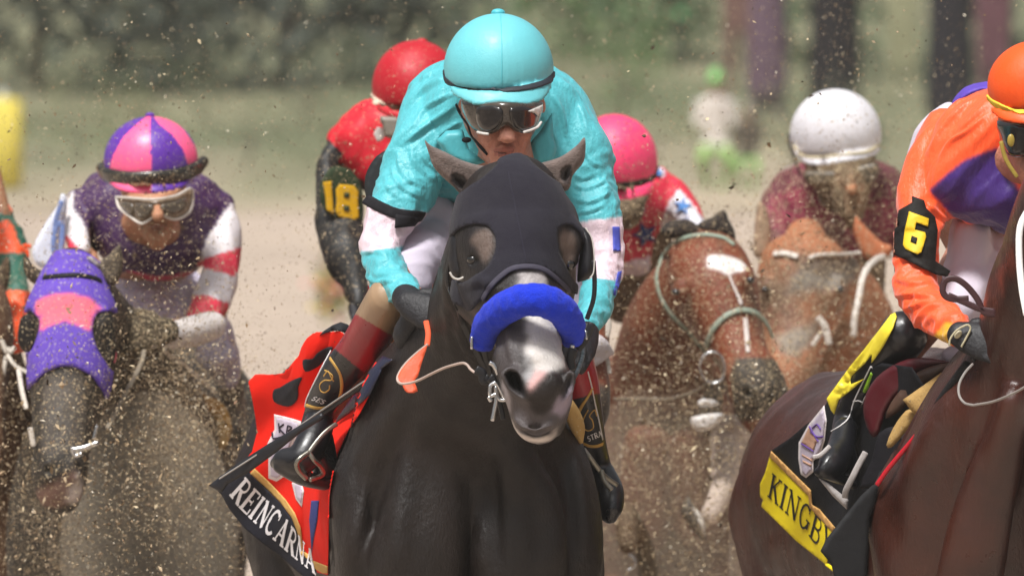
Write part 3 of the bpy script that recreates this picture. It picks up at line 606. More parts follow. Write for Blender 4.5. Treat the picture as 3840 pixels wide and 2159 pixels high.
mkj('curb_strap', ([line([q+(-.37,) for q in M('Z3', [(690, 860), (650, 880), (640, 830), (590, 800)])], 18, 5), line([q+(-.40,) for q in M('Z3', [(700, 860), (760, 900), (800, 940)])], 18, 8), line([q+(-.39,) for q in M('Z3', [(1345, 640), (1320, 720), (1330, 800)])], 18, 8), line([q+(-.33,) for q in M('Z3', [(1490, 440), (1440, 560), (1380, 640)])], 14, 6),
   line([q+(-.40,) for q in M('Z3', [(770, 1040), (790, 1120), (800, 1180)])], 10, 6)]), leather, bridle)
# reins: rubber-lined loop on the left
rb = join([line([(q[0], q[1], z, w) for q, z, w in zip(M('X7', [(440, 850), (330, 960), (230, 1080), (160, 1160), (120, 1230)]), (.22, .18, .12, .06, .02), (8, 14, 10, 10, 6))], 10, 5)])
rubber = mat('orange_rubber', '#d4532c', rough=.6, bump=(200, .2))
reins = mk('rein', slab(M('X7', [(440, 850), (410, 960), (370, 1080), (340, 1190), (300, 1245), (340, 1350), (240, 1370), (195, 1340), (170, 1285), (130, 1260), (118, 1210), (150, 1130), (230, 1030), (340, 930)]), lambda x, y: .03+.0006*(1400-y)*.5, .003, None, 12, rnd=2), rubber, h1)
mk('rein_edge', join([line([q+(z,) for q, z in zip(M('X7', [(440, 848), (340, 925), (225, 1030), (148, 1130), (116, 1215), (150, 1265), (250, 1262), (360, 1225), (480, 1165), (620, 1100), (740, 1062), (830, 1045), (880, 1070), (910, 1110), (970, 1150), (1075, 1165)]), (.18, .14, .1, .06, .02, -.0, -.02, -.06, -.1, -.16, -.2, -.25, -.28, -.31, -.34, -.37))], 5)]), mat('rein_pale', '#b39f94', rough=.5), reins)
# saddle pad / girth pieces by the shoulder
mk('rein', line([(1602, 1293, .22), (1606, 1250, .26), (1598, 1205, .30)], 11, 5), rubber, h1)
mk('rein', line([(2150, 1420, -.36), (2170, 1380, -.2), (2185, 1330, .1), (2186, 1290, .3)], 9, 4), leather, h1)
tan = mat('tan_felt', '#b08f58', rough=.85, bump=(200, .3), mud=.15)
mkj('saddle_pad', ([tb([q+(z, 40, 30) for q, z in zip(M('Z4', [(1175, 340), (1080, 430), (980, 520), (890, 610)]), (.5, .55, .6, .66))], 5), tb([q+(z, w, 30) for q, z, w in zip(M('X8', [(50, 660), (90, 740), (120, 820), (135, 890)]), (.6, .62, .64, .66), (26, 30, 28, 14))], 5)]), tan, h1)
# saddle cloth with name band
red = mat('red_cloth', '#e3210f', rough=.85, bump=(120, .12), var=.06, spec=.2)
red2 = mat('cloth_paint', rough=.85, bump=(120, .12), var=.06, spec=.2)
dl = lambda x, y: .98+(1400-x)*.0009+(y-1500)*.00018+.02*np.sin(x/38.)+.012*np.sin(y/45.+x/60.)
def cl(x, y): h = hitd(B1, x, y, .02, 9); return np.minimum(dl(x, y), np.where(h > 8, 9, h))
outer = M('Z4', [(955, 420), (905, 545), (850, 650), (790, 740), (740, 850), (715, 960), (700, 1050), (697, 1150), (695, 1300), (692, 1442), (640, 1430), (600, 1360), (500, 1200), (400, 1060), (300, 950), (282, 885), (320, 840), (345, 740), (330, 620), (312, 500), (340, 470), (480, 450), (545, 370), (560, 330), (640, 270), (740, 240), (830, 300), (900, 380)])
V, F = slab(outer, cl, .004, None, 6); 
V = folds(V, F, .014, 5, (.5, 0, 1), .3, 13, lambda x, y, d: np.clip((1560-y)/150, 0, 1)*np.clip((1330-x)/80, 0, 1))
c = paint(V, F, '#e3210f', [('#2f3036', M('X1', [(-65, 430), (0, 400), (100, 340), (215, 300), (180, 400), (170, 520), (80, 590), (-60, 540)])), ('#3d4148', M('X1', [(225, 130), (320, 120), (360, 60), (480, 0), (560, -60), (520, 20), (440, 130), (370, 200), (250, 245)])),
   ('#6e6668', M('Z4', [(640, 262), (760, 190), (860, 260), (830, 300), (740, 246)])), ('#b3141c', M('Y7', [(850, 520), (1010, 540), (1060, 600), (1020, 720), (940, 720), (870, 620)])), ('#37407c', M('Y7', [(945, 715), (1025, 715), (1010, 900), (975, 1080), (955, 1230), (925, 900)])), ('#c9a460', M('Y7', [(955, 1290), (1110, 1350), (1110, 1440), (1060, 1430), (945, 1350)])),
   ('#d9b76a', M('Y7', [(400, 400), (560, 550), (700, 700), (790, 830), (850, 980), (870, 1200), (950, 1250), (940, 1290), (850, 1240), (820, 1050), (760, 880), (650, 730), (520, 600), (350, 460)]))])
c[:] = hexc('#e3210f'); cloth = mk('saddle_cloth', (V, F), red2, h1, c, label='red saddle cloth with black name band')
BC = bvh(V, F); cdk = mat('cloth_dark', '#26272c', rough=.8, bump=(120, .15)); gtr = mat('cloth_gold', '#c9a05c', rough=.75, bump=(120, .15))
for pl, m_ in ((M('X1', [(-65, 430), (0, 400), (100, 340), (215, 300), (180, 400), (170, 520), (80, 590), (-60, 540)]), cdk), (M('X1', [(225, 130), (320, 120), (370, 60), (480, 0), (520, 20), (440, 130), (370, 200), (250, 245)]), cdk), (M('Z4', [(650, 268), (755, 205), (840, 262), (820, 285), (740, 246)]), cdk)):
    mk('dark_panel', slab(pl, drape(BC, .003), .0012, None, 8, rnd=3), m_, cloth)
mk('blue_lining', slab(M('Y7', [(950, 715), (1025, 715), (1010, 900), (975, 1080), (955, 1230), (930, 900)]), drape(BC, .003), .0012, None, 7), mat('lining_blue', '#37407c', rough=.8), cloth)
mk('shadow_fold', slab(M('Y7', [(1040, 740), (1070, 640), (1120, 620), (1060, 820), (990, 1060), (985, 1240), (968, 1230), (980, 1060)]), drape(BC, .008), .006, 10, 7), red2, cloth, np.tile(hexc('#e3210f'), (1, 1))) if 0 else None
for pl in (M('Y7', [(955, 1290), (1110, 1350), (1110, 1420), (1060, 1420), (945, 1350)]), M('Y7', [(350, 455), (400, 400), (560, 550), (700, 700), (790, 830), (850, 980), (870, 1200), (950, 1250), (940, 1290), (850, 1240), (820, 1050), (760, 880), (650, 730), (520, 600)])): mk('gold_trim', slab(pl, drape(BC, .003), .0012, None, 7), gtr, cloth)
bandp = M('Y7', [(-10, 560), (60, 480), (250, 350), (345, 400), (360, 455), (520, 605), (650, 735), (760, 885), (822, 1055), (850, 1240), (945, 1300), (1000, 1400), (960, 1500), (900, 1470), (800, 1390), (640, 1240), (480, 1130), (300, 980), (150, 790), (80, 660)])
bdf = lambda x, y: cl(x, y)-.010
V, F = slab(bandp, bdf, .003, None, 9); band = mk('name_band', (V, F), mat('band_black', '#1d1d26', rough=.8, bump=(150, .15)), cloth); BB = bvh(V, F)
tm = bmap(M('Y7', [(150, 650), (235, 765), (330, 860), (420, 945), (500, 1015), (600, 1105), (700, 1195), (800, 1280), (890, 1350), (1000, 1440)]), [(60, -66), (58, -72), (52, -78), (48, -84), (38, -88), (20, -86), (5, -84), (-5, -80)])
mk('lettering', text('REINCARNA', tm, lambda x, y: bdf(x, y)-.006, bold=1.15), mat('letter_white', '#d9d6d8', rough=.7, bump=(9, 0)), band, smooth=False, sharp=True)
# pale shield badges
lil = mat('badge_lilac', '#b9aebd', rough=.7, bump=(90, .1)); drk = mat('badge_dark', '#2a2330', rough=.7, bump=(9, 0))
def badge(parent, outline, inner, df, th=.002):
    o = mk('badge', slab(outline, lambda x, y: df(x, y)-.008, th, None, 9), mat('badge_rim', '#d8cfd0', rough=.7), parent)
    mk('badge_field', slab(inner, lambda x, y: df(x, y)-.0115, th, None, 9), lil, o); return o
bg1 = badge(cloth, M('Z4', [(428, 655), (500, 672), (560, 690), (560, 760), (520, 800), (505, 870), (480, 960), (440, 985), (400, 970), (400, 880), (395, 800), (430, 730)]), M('Z4', [(438, 672), (500, 688), (545, 705), (540, 750), (508, 795), (495, 865), (470, 950), (440, 970), (412, 958), (412, 880), (410, 805), (440, 735)]), cl)
mk('badge_mark', join([line([(q[0], q[1], float(cl(*q)[0])-.018) for q in M('Z4', pl)], 3.2, 2) for pl in ([(450, 700), (455, 745)], [(475, 705), (455, 725), (480, 755)], [(495, 712), (490, 758), (510, 760)], [(495, 712), (515, 722), (495, 738)], [(418, 745), (430, 775), (520, 745)], [(415, 800), (470, 800)])]), drk, bg1)
badge(cloth, M('Y7', [(760, 540), (850, 520), (880, 620), (860, 780), (800, 700)]), M('Y7', [(785, 560), (845, 545), (865, 620), (850, 740), (805, 680)]), cl)
mk('saddle_flap', slab(M('Z4', [(1010, 390), (960, 430), (900, 560), (800, 650), (730, 700), (735, 660), (820, 560), (890, 450), (960, 370)]), lambda x, y: cl(x, y)-.02, .008, 12, 10), mat('navy_leather', '#171a33', rough=.4), h1)

# ================================================================ the jockey in turquoise
pr = P(1700, 1900, 1.1); r1 = thing('person', 'jockey in turquoise silks and turquoise helmet leaning over the hooded dark horse', 'person', (pr[0], pr[1], P(0, 1830, .8)[2]), 'jockeys riding in the race')
silk = mat('silk', rough=.42, bump=(38, .8), st=(1, 1, .3), bump2=(150, .12), var=.05, sheen=.1, spec=.4)
skin = mat('skin', rough=.5, bump=(260, .3), var=.18, vs=28, bump2=(60, .3))
HE = (1870, 262, .62, 207, 212, 225)   # helmet ellipsoid
face = [ell(1878, 400, .64, 150, 180, 185), tb([(1880, 440, .62, 128, 140), (1884, 500, .58, 112, 120), (1886, 560, .54, 84, 95), (1888, 595, .52, 58, 70)], 4)]
face += [tb([(1905, 455, .485, 22, 20), (1903, 492, .455, 28, 26), (1901, 515, .45, 32, 24)], 4), ell(1878, 520, .47, 16, 13, 14), ell(1926, 518, .47, 16, 13, 14)]
face += [tb([(1852, 562, .50, 10, 12), (1880, 558, .478, 13, 14), (1900, 560, .475, 13, 14), (1925, 556, .49, 9, 12)], 3), tb([(1858, 576, .50, 10, 12), (1890, 578, .475, 15, 14), (1920, 570, .495, 9, 12)], 3), ell(1890, 602, .5, 40, 26, 34), ell(1820, 505, .55, 34, 40, 40), ell(1958, 500, .55, 34, 40, 40)]
face += [ell(1732, 400, .7, 16, 36, 24, 10), ell(2030, 392, .7, 16, 36, 24, -10)]
face += [tb([(1890, 520, .72, 95, 95), (1900, 620, .85, 110, 110)], 3), tb([(1900, 620, .85, 200, 120), (1890, 800, 1.1, 230, 160), (1870, 900, 1.35, 210, 170), (1860, 950, 1.6, 200, 190)], 4),
  tb([(1640, 480, .88, 90, 80), (1540, 700, .84, 80, 80), (1440, 900, .78, 62, 62), (1500, 1050, .6, 48, 50), (1560, 1110, .5, 34, 36)], 4), tb([(2160, 480, .88, 90, 80), (2230, 720, .84, 76, 76), (2270, 920, .78, 58, 60), (2240, 1100, .6, 45, 48), (2200, 1230, .5, 32, 34)], 4),
  tb([(1780, 900, 1.55, 130, 130), (1640, 960, 1.1, 105, 105), (1500, 1120, .72, 75, 75), (1360, 1330, .85, 62, 66), (1200, 1590, 1.0, 40, 46), (1150, 1700, .95, 40, 44)], 4),
  tb([(1950, 900, 1.55, 130, 130), (2090, 1000, 1.1, 100, 100), (2150, 1250, .72, 70, 70), (2190, 1500, .9, 55, 58), (2250, 1760, 1.05, 40, 44), (2290, 1860, 1.0, 40, 44)], 4)]
V, F = remesh(face, .0045, 2)
V = dent(V, [(1845, 566), (1880, 571), (1905, 571), (1935, 563), (1905, 577), (1880, 578)], .006, 4, inv(V)[2] < .56)
V = ridges(V, F, [([(1862, 520), (1838, 545), (1830, 570)], 4, -.004), ([(1938, 518), (1955, 545), (1958, 570)], 4, -.004), ([(1850, 540), (1888, 545), (1925, 540)], 4, .002), ([(1800, 530), (1815, 560), (1830, 590)], 5, -.003), ([(1975, 520), (1965, 560), (1950, 590)], 5, -.003)])
c = paint(V, F, '#c08069', [('#a8604f', [(1850, 560), (1888, 552), (1930, 556), (1920, 584), (1885, 592), (1855, 582)]), ('#5a2c28', [(1845, 566), (1880, 570), (1905, 570), (1935, 563), (1905, 575), (1880, 576)]), ('#d99c88', [(1875, 490), (1930, 490), (1930, 522), (1875, 522)])], jit=2)
body1 = mk('body', (V, F), skin, r1, c); BF = bvh(V, F)
# silks: torso, shoulders, sleeves
tors = M('Z1', [(760, 370), (650, 425), (560, 510), (510, 640), (480, 800), (520, 1000), (650, 1180), (830, 1215), (1000, 1260), (1300, 1280), (1500, 1240), (1600, 1180), (1700, 950), (1690, 780), (1640, 620), (1560, 490), (1430, 400), (1300, 330), (1080, 300), (880, 330)])
sg = [slab(tors, lambda x, y: .93+.0001*(y-500)+.00000035*(x-1890)**2, .15, 170, 20, .12, rnd=3)]
sg += [tb([(1620, 400, .9, 100, 110), (1570, 560, .85, 118, 110), (1530, 700, .82, 112, 105), (1470, 800, .78, 95, 90), (1440, 880, .76, 84, 84), (1425, 945, .74, 80, 82), (1470, 1050, .64, 74, 74), (1530, 1110, .54, 62, 62), (1560, 1135, .5, 50, 52)], 5, n=26)]
sg += [tb([(2110, 400, .9, 100, 110), (2170, 560, .86, 118, 110), (2205, 700, .84, 104, 100), (2240, 820, .8, 84, 86), (2262, 930, .78, 72, 76), (2268, 1010, .74, 66, 70), (2240, 1120, .62, 66, 68), (2200, 1220, .52, 48, 50)], 5, n=26)]
V, F = remesh(sg, .005, 5)
V = folds(V, F, .009, 8.5, (.45, 0, 1), .22, 3, lambda x, y, d: np.where(x < 1900, 1, 0))
V = folds(V, F, .009, 8.5, (-.45, 0, 1), .22, 5, lambda x, y, d: np.where(x >= 1900, 1, 0))
V = folds(V, F, .005, 24, (1, 0, .3), .3, 8, lambda x, y, d: np.where(((x < 1640) | (x > 2150)) & (y > 560), 1, 0))
pinkband = lambda x, y, d, N: ((x < 1700) & (y > 775+.12*(x-1400)) & (y < 938-.12*(x-1400)) & (d > .3)) | ((x > 2140) & (y > 835-.12*(x-2150)) & (y < 1035+.1*(x-2150)))
V = lap(V, F, 2)
V = ridges(V, F, [(M('Z1', q), w*.72, a*.62) for q, w, a in (
 ([(500, 870), (600, 790), (700, 720), (810, 640)], 15, .016), ([(530, 640), (600, 560), (680, 500), (750, 470)], 13, .012), ([(560, 760), (640, 650), (740, 590), (800, 570)], 11, .010), ([(520, 540), (590, 480), (680, 430)], 10, .008), ([(690, 900), (720, 820), (800, 760), (850, 740)], 12, .014), ([(740, 960), (760, 870), (830, 820)], 9, .010),
 ([(545, 880), (560, 960), (620, 1040), (680, 1080)], 10, .011), ([(470, 930), (480, 1010), (540, 1090), (640, 1130)], 9, .010), ([(430, 1010), (450, 1080), (520, 1150), (640, 1200)], 8, .009), ([(390, 1080), (420, 1150), (500, 1210)], 8, .008), ([(600, 900), (640, 980), (700, 1020)], 8, .007),
 ([(1430, 470), (1520, 560), (1580, 680), (1610, 800)], 14, .013), ([(1400, 560), (1450, 660), (1480, 780), (1500, 860)], 12, .013), ([(1350, 700), (1400, 800), (1430, 900), (1420, 1000)], 12, .014), ([(1300, 820), (1310, 900), (1300, 980)], 10, .010), ([(1480, 500), (1560, 600), (1630, 720)], 9, .009),
 ([(1520, 1110), (1600, 1140), (1690, 1110), (1730, 1060)], 9, .010), ([(1530, 1200), (1620, 1220), (1700, 1190), (1750, 1150)], 9, .010), ([(1540, 1290), (1640, 1270), (1720, 1230)], 8, .009), ([(1520, 1040), (1580, 1080), (1660, 1050)], 8, .008), ([(1580, 900), (1640, 980), (1700, 1000)], 9, .008))]
 + [(M('Y3', q), w*.75, a*.65) for q, w, a in (([(330, 1120), (400, 1110), (470, 1130)], 9, .008), ([(390, 1290), (430, 1260), (500, 1250)], 9, .010), ([(350, 1060), (430, 1080), (520, 1090)], 8, .007), ([(440, 1370), (500, 1340), (570, 1290)], 8, .008), ([(340, 1200), (380, 1250), (450, 1270)], 9, .008))])
c = paint(V, F, '#52b3bd', [('#dcc6cf', pinkband)], blur=1)
silks = mk('silks', (V, F), silk, r1, c); BS = bvh(V, F)
for pl in ([(2297, 850), (2324, 850), (2328, 942), (2299, 940)], [(2316, 1020), (2332, 1015), (2326, 1060), (2308, 1110), (2300, 1105)]): mk('blue_patch', slab(pl, drape(BS, .003), .0015, None, 8), mat('patch_blue', '#4650b4', rough=.6), silks)
tuck(body1, BS, lambda x, y, d: (y > 700) | (x < 1640) | (x > 2130))
# collar folds beside the face
mkj('collar', ([slab(M('Z1', [(1270, 860), (1330, 790), (1400, 680), (1410, 830), (1430, 900), (1400, 990), (1300, 1000)]), .60, .02, 22, 12), slab(M('Z1', [(700, 850), (760, 790), (860, 780), (900, 900), (1000, 980), (900, 1010), (780, 960)]), .62, .02, 22, 12)]), mat('silk_teal', '#4aabb5', rough=.5, bump=(30, .3)), silks)
# breeches
bg_ = [tb([(1830, 880, 1.5, 200, 190), (1720, 860, 1.25, 150, 150), (1620, 900, 1.0, 118, 120), (1545, 1010, .78, 98, 100), (1490, 1120, .70, 84, 90)], 5, n=26), tb([(1900, 880, 1.5, 200, 190), (2040, 900, 1.25, 145, 150), (2110, 1020, 1.0, 110, 115), (2150, 1180, .78, 88, 92), (2170, 1260, .74, 78, 84)], 5, n=26), ell(1865, 860, 1.5, 270, 190, 230)]
bg_ += [slab([(1580, 700), (1700, 740), (1760, 900), (1720, 1080), (1650, 1130), (1570, 1100), (1500, 1020), (1520, 880)], .98, .06, 60, 18, .06, rnd=3)]
V, F = remesh(bg_, .007, 4); V = folds(V, F, .006, 9, (1, 0, .25), .25, 11)
mk('breeches', (V, F), mat('breeches_lilac', '#c3bac9', rough=.75, bump=(160, .12), var=.05), r1)
# boots: striped bands along the shaft
bootm = mat('boot_paint', rough=.36, bump=(70, .1), var=.08, spec=.5, coat=.3)
def boot(parent, ax, cols, foot, vox=.0045, m=None, off=(0, 0)):
    g = [tb(ax, 6, n=24)]+foot; V, F = remesh(g, vox, 2); x, y, d = inv(V)
    a = np.array([q[:2] for q in ax], float); L = np.r_[0, np.cumsum(np.hypot(*np.diff(a, axis=0).T))]; best = np.full(len(V), 1e9); u = np.zeros(len(V))
    for i in range(len(a)-1):
        ab = a[i+1]-a[i]; t = np.clip(((x-a[i][0])*ab[0]+(y-a[i][1])*ab[1])/(ab@ab), 0 if i else -1, 1); e = np.hypot(x-a[i][0]-t*ab[0], y-a[i][1]-t*ab[1])
        k = e < best; best[k] = e[k]; u[k] = (L[i]+t*(L[i+1]-L[i]))[k]
    c = np.tile(hexc(cols[-1][1]), (len(V), 1))
    for lim, h in reversed(cols[:-1]): c[u < lim] = hexc(h)
    o = mk('boot', (V, F), m or bootm, parent, c); return o, bvh(V, F)
la = M('Z4', [(985, 90, .62, 80, 84), (925, 205, .70, 82, 84), (850, 330, .78, 78, 80), (745, 460, .86, 70, 74), (680, 570, .92, 62, 66), (640, 660, .95, 52, 58), (610, 740, .95, 46, 50)])
la = [(x, y, d, a, b) for x, y, d, a, b in la]
fx = [tb(M('Z4', [(650, 700, .93, 58, 60), (610, 800, .88, 62, 60), (560, 880, .86, 60, 55), (480, 880, .88, 46, 45), (440, 895, .9, 24, 28)]), 4), tb(M('Z4', [(640, 780, .93, 62, 60), (665, 880, .93, 56, 55), (680, 950, .93, 40, 40), (690, 985, .93, 24, 26)]), 4), tb(M('Z4', [(450, 915, .88, 22, 30), (560, 965, .88, 30, 40), (670, 995, .91, 26, 40)]), 4)]
b_l, BL = boot(r1, la, [(112, '#9a7f63'), (275, '#8d1020'), (9e9, '#121116')], fx)
gold = mat('gold_trim', '#c59a4a', rough=.5, bump=(90, .1)); white = mat('white_trim', '#d4d0cf', rough=.6, bump=(50, .1))
mkj('boot_trim', ([strap(BL, M('X1', [(490, 110), (545, 190), (595, 280), (610, 390), (590, 490), (530, 560), (440, 600), (340, 600), (255, 575)]), 13, .0012, .001), strap(BL, M('X1', [(440, 230), (480, 250), (520, 290), (500, 330), (440, 330), (395, 370), (400, 430), (440, 450), (485, 420), (490, 380)]), 5, .001, .001), strap(BL, M('X1', [(430, 290), (470, 240), (500, 290), (530, 340)]), 5, .001, .001)]), gold, b_l)
mk('boot_piping', strap(BL, M('X1', [(500, 40), (440, 150), (380, 270), (320, 390), (265, 510), (245, 590)]), 10, .0015, .001), white, b_l)
mk('boot_lettering', text('SES', bmap(M('X1', [(300, 520), (425, 570)]), [(16, -13)]), lambda x, y: hitd(BL, x, y, .004, .85), bold=1.3), white, b_l, smooth=False, sharp=True)
ra = [(2130, 1270, .66, 70, 74), (2165, 1400, .76, 74, 76), (2195, 1520, .86, 62, 66), (2215, 1640, .94, 56, 60), (2240, 1720, .99, 46, 50), (2262, 1790, 1.0, 42, 46)]
fx = [tb([(2262, 1770, 1.0, 44, 50), (2290, 1840, .95, 50, 52), (2292, 1900, .92, 46, 42), (2286, 1930, .92, 34, 36)], 4)]
b_r, BR = boot(r1, ra, [(225, '#a01424'), (9e9, '#121116')], fx)
mkj('boot_trim', ([strap(BR, M('X8', [(118, 730), (150, 670), (190, 610), (222, 550)]), 13, .0012, .001, fb=.8), strap(BR, M('X8', [(155, 925), (200, 945), (250, 945), (292, 930)]), 15, .0012, .001, fb=.85), strap(BR, M('X8', [(190, 700), (160, 760), (155, 815), (190, 840), (225, 820), (220, 770), (200, 740), (235, 700), (250, 740)]), 5, .001, .001, fb=.8)]), gold, b_r)
mk('boot_lettering', text('STRA', bmap(M('X8', [(192, 915), (290, 872)]), [(-6, -19)]), lambda x, y: hitd(BR, x, y, .004, .85), bold=1.3), white, b_r, smooth=False, sharp=True)
mk('boot_piping', strap(BR, M('X8', [(190, 440), (215, 540), (235, 640), (262, 760), (290, 900)]), 6, .0012, .001, fb=.8), white, b_r)
# stirrups
irn = mat('stirrup_iron', '#8d8a80', rough=.35, metal=.8, bump=(20, 0))
mk('stirrup', join([line(M('X1', [(560, 760, .86), (500, 800, .85), (430, 860, .84), (360, 940, .83), (290, 1035, .82)]), 9, 4), line(M('X1', [(285, 1040, .80), (200, 1100, .79), (165, 1150, .79), (185, 1220, .80), (260, 1300, .81)]), 10, 8), line(M('X1', [(285, 1040, .80), (340, 1120, .8), (400, 1180, .82), (420, 1260, .84), (300, 1310, .81)]), 9, 7)]), irn, r1)
mk('stirrup', join([line(M('X8', [(160, 965, .84), (210, 1030, .84), (270, 1110, .86), (320, 1160, .88), (390, 1210, .9)]), 9, 4), line(M('X8', [(280, 1110, .86), (300, 1180, .86), (350, 1240, .86)]), 10, 6)]), irn, r1)
# armband and patch on his right arm
blk = mat('elastic_black', '#17151a', rough=.7, bump=(90, .2))
x, y, d = inv(V1*0+V1) if 0 else (0, 0, 0)
mk('armband', join([strap(BS, M('Y3', [(355, 850), (430, 890), (520, 925), (640, 940)]), 42, .003, .003), slab(M('Y3', [(505, 925), (635, 945), (600, 985), (500, 995)]), lambda x, y: hitd(BS, x, y, .008, .7), .003, None, 12)]), blk, r1)
mk('number_patch', slab(M('Y3', [(525, 590), (480, 600), (410, 640), (365, 710), (352, 770), (360, 850), (400, 870), (440, 800), (480, 700)]), lambda x, y: .84+.0001*(1600-x), .008, 14, 12, rnd=2), mat('patch_black', '#121a1e', rough=.55, bump=(60, .1)), r1)
# gloves
glm = mat('glove_black', '#151318', rough=.55, bump=(150, .3))
g1 = glove(r1, 1580, 1160, .38, (.75, -.35, -.5), (0, .25, -1), 1, glm, 1.05)
mk('cuff', remesh([tb([(1525, 1120, .50, 56, 60), (1560, 1150, .44, 60, 60), (1600, 1180, .40, 55, 52)], 4), tb([(1560, 1190, .44, 50, 50), (1520, 1260, .47, 50, 60), (1560, 1290, .48, 40, 50)], 4)], .005, 3), glm, g1)
mk('glove_button', ell(1535, 1162, .385, 14, 20, 8), mat('brass', '#c99a5e', rough=.35, metal=.6), g1)
glove(r1, 2185, 1285, .34, (-.3, -.6, -.6), (.2, .2, -1), -1, glm, .95)
# helmet
hm = mat('helmet_turquoise', '#68bfc8', rough=.52, bump=(260, .12), var=.04, coat=.1, bump2=(14, .12))
def helmet(parent, E, cut, visor, m, vd=.0, vth=.012, knob=None, band=None, bm=None, bw=30, seam=None, sm_=None, vox=.005, col=None, ex=2.0):
    x0, y0, d0, rx, ry, rdp = E; g = [ell(*E, n=40, m=26, ex=ex)]
    V, F = join(g); x, y, d = inv(V)
    k = y > cut(x); V[k] = P(x[k], cut(x[k]), d[k])
    g = [(V, F)]
    if visor is not None:
        vp = visor
        xs = np.array([q[0] for q in vp]); df = lambda x, y: d0+E[5]*K*(D0+d0)*(-np.sqrt(np.clip(1-((x-x0)/(rx*1.04))**2, .02, 1)))-.000*y+vd-(y-cut(x))*K*(D0+d0)*.55
        g.append(slab(vp, df, vth*.5, 12, 10, vth*.5, rnd=2))
    V, F = remesh(g, vox, 2); c = col(V) if col else None
    h = mk('helmet', (V, F), m, parent, c); B = bvh(V, F)
    for o in parent.children:
        if o.name.startswith('body'): tuck(o, B, lambda x, y, d: (abs(x-x0) < rx*1.2) & (y < cut(x)+60), .25)
    if knob is not None: mk('button', ell(*knob), sm_ or m, h)
    if band is not None: mk('helmet_band', strap(B, band, bw, .003, .001, m=8, fb=d0), bm, h)
    if seam is not None: mk('seam', join([strap(B, s, 3, .0007, .0003, m=6) for s in seam]), sm_ or m, h)
    return h, B
cut = lambda x: 338-.0004*(x-1870)**2*1.6+0*x
vis = M('Z1', [(775, 500), (830, 530), (1080, 545), (1380, 490), (1408, 500), (1385, 560), (1340, 612), (1250, 640), (1170, 634), (1080, 626), (1000, 636), (940, 640), (860, 608), (800, 575)])
h_, BHm = helmet(r1, HE, cut, vis, hm, vd=-.005, knob=(1868, 48, .62, 26, 15, 26), band=M('Z1', [(748, 440), (762, 488), (830, 520), (950, 540), (1090, 545), (1250, 528), (1370, 492), (1412, 450)]), bm=mat('band_navy', '#20242c', rough=.6), bw=27, seam=[M('Z1', [(1090, 90), (1095, 200), (1098, 350), (1098, 510)])], sm_=mat('helmet_seam', '#4db4c0', rough=.5))
# goggles
lens = mat('lens_dark', '#1c1513', rough=.12, bump=(20, 0), coat=.6, var=.3, vs=40); frame = mat('goggle_visor_shade', '#40372f', rough=.2, coat=.5, bump=(40, .1), var=.3, vs=25)  # frame's brown is darkened to paint in the shade under the visor
gd = lambda x, y: .425+.0000042*(x-1895)**2
gg = mk('goggles', slab(M('Z1', [(850, 605), (960, 622), (1080, 612), (1250, 622), (1345, 615), (1330, 720), (1290, 790), (1225, 806), (1170, 790), (1145, 768), (1120, 762), (1090, 780), (1060, 802), (1000, 812), (930, 785), (880, 720)]), lambda x, y: gd(x, y)+.012, .014, 14, 8, .03, rnd=2), frame, r1)
mk('lens', slab(M('Z1', [(945, 650), (1000, 640), (1090, 645), (1105, 700), (1090, 750), (1040, 790), (980, 785), (945, 740)]), lambda x, y: gd(x, y)-.004, .004, 10, 8, rnd=2), lens, gg)
mk('lens', slab(M('Z1', [(1150, 650), (1240, 645), (1300, 670), (1315, 710), (1290, 770), (1230, 788), (1170, 765), (1145, 700)]), lambda x, y: gd(x, y)-.004, .004, 10, 8, rnd=2), lens, gg)
mkj('goggle_frame', ([line([(x, y, float(gd(x, y))-.012) for x, y in M('Y8', [(680, 560), (760, 580), (870, 595)])], 5), line([(x, y, float(gd(x, y))-.012) for x, y in M('Y8', [(1520, 560), (1650, 520), (1760, 470), (1830, 380)])], 5), slab(M('Y8', [(1590, 180), (1860, 60), (1840, 160), (1780, 280), (1720, 220)]), lambda x, y: gd(x, y)-.006, .003, None, 8)]), mat('frame_white', '#cfcac4', rough=.3), gg)
mkj('chin_strap', ([strap(BF, M('Y8', [(290, 60), (380, 260), (500, 430), (560, 600), (660, 740), (780, 880), (850, 960)]), 13, .002, .004), strap(BF, M('Y8', [(1960, 60), (1900, 260), (1820, 430), (1760, 560), (1690, 720)]), 20, .003, .006), ell(*M('Y8', [(480, 700)])[0], .56, 18, 11, 14)]), blk, r1)
# whip held in his right hand
w1 = thing('riding_whip', 'black riding whip slanting down across the red saddle cloth', 'whip', P(1560, 1275, .5), 'riding whips held by jockeys')
mk('flap', slab(M('Z4', [(108, 1005), (165, 960), (250, 895), (400, 800), (520, 730), (660, 648), (680, 672), (560, 745), (430, 850), (300, 945), (205, 995), (170, 1040)]), lambda x, y: .74-(x-1000)*.0003, .005, 8, 9), mat('whip_black', '#17161b', rough=.4), w1)
mk('shaft', join([line(M('Z4', [(640, 665, .73), (800, 555, .66), (950, 450, .6), (1030, 395, .56)]), 13, 9)]), leather, w1)
mk('shaft_edge', line(M('Z4', [(160, 972, .76), (420, 805, .74), (640, 652, .71), (800, 543, .64), (960, 435, .585)]), 3.5), mat('edge_grey', '#8f8a84', rough=.4), w1)
mk('handle', line(M('Z4', [(1030, 392, .56), (1100, 335, .52), (1165, 290, .48)]), 17), mat('grip', '#1c1b1d', rough=.7, bump=(200, .5)), w1)
mk('collar', line(M('Z4', [(965, 440, .59), (1030, 393, .56)]), 16), mat('silver_grip', '#b8b6bb', rough=.35), w1)
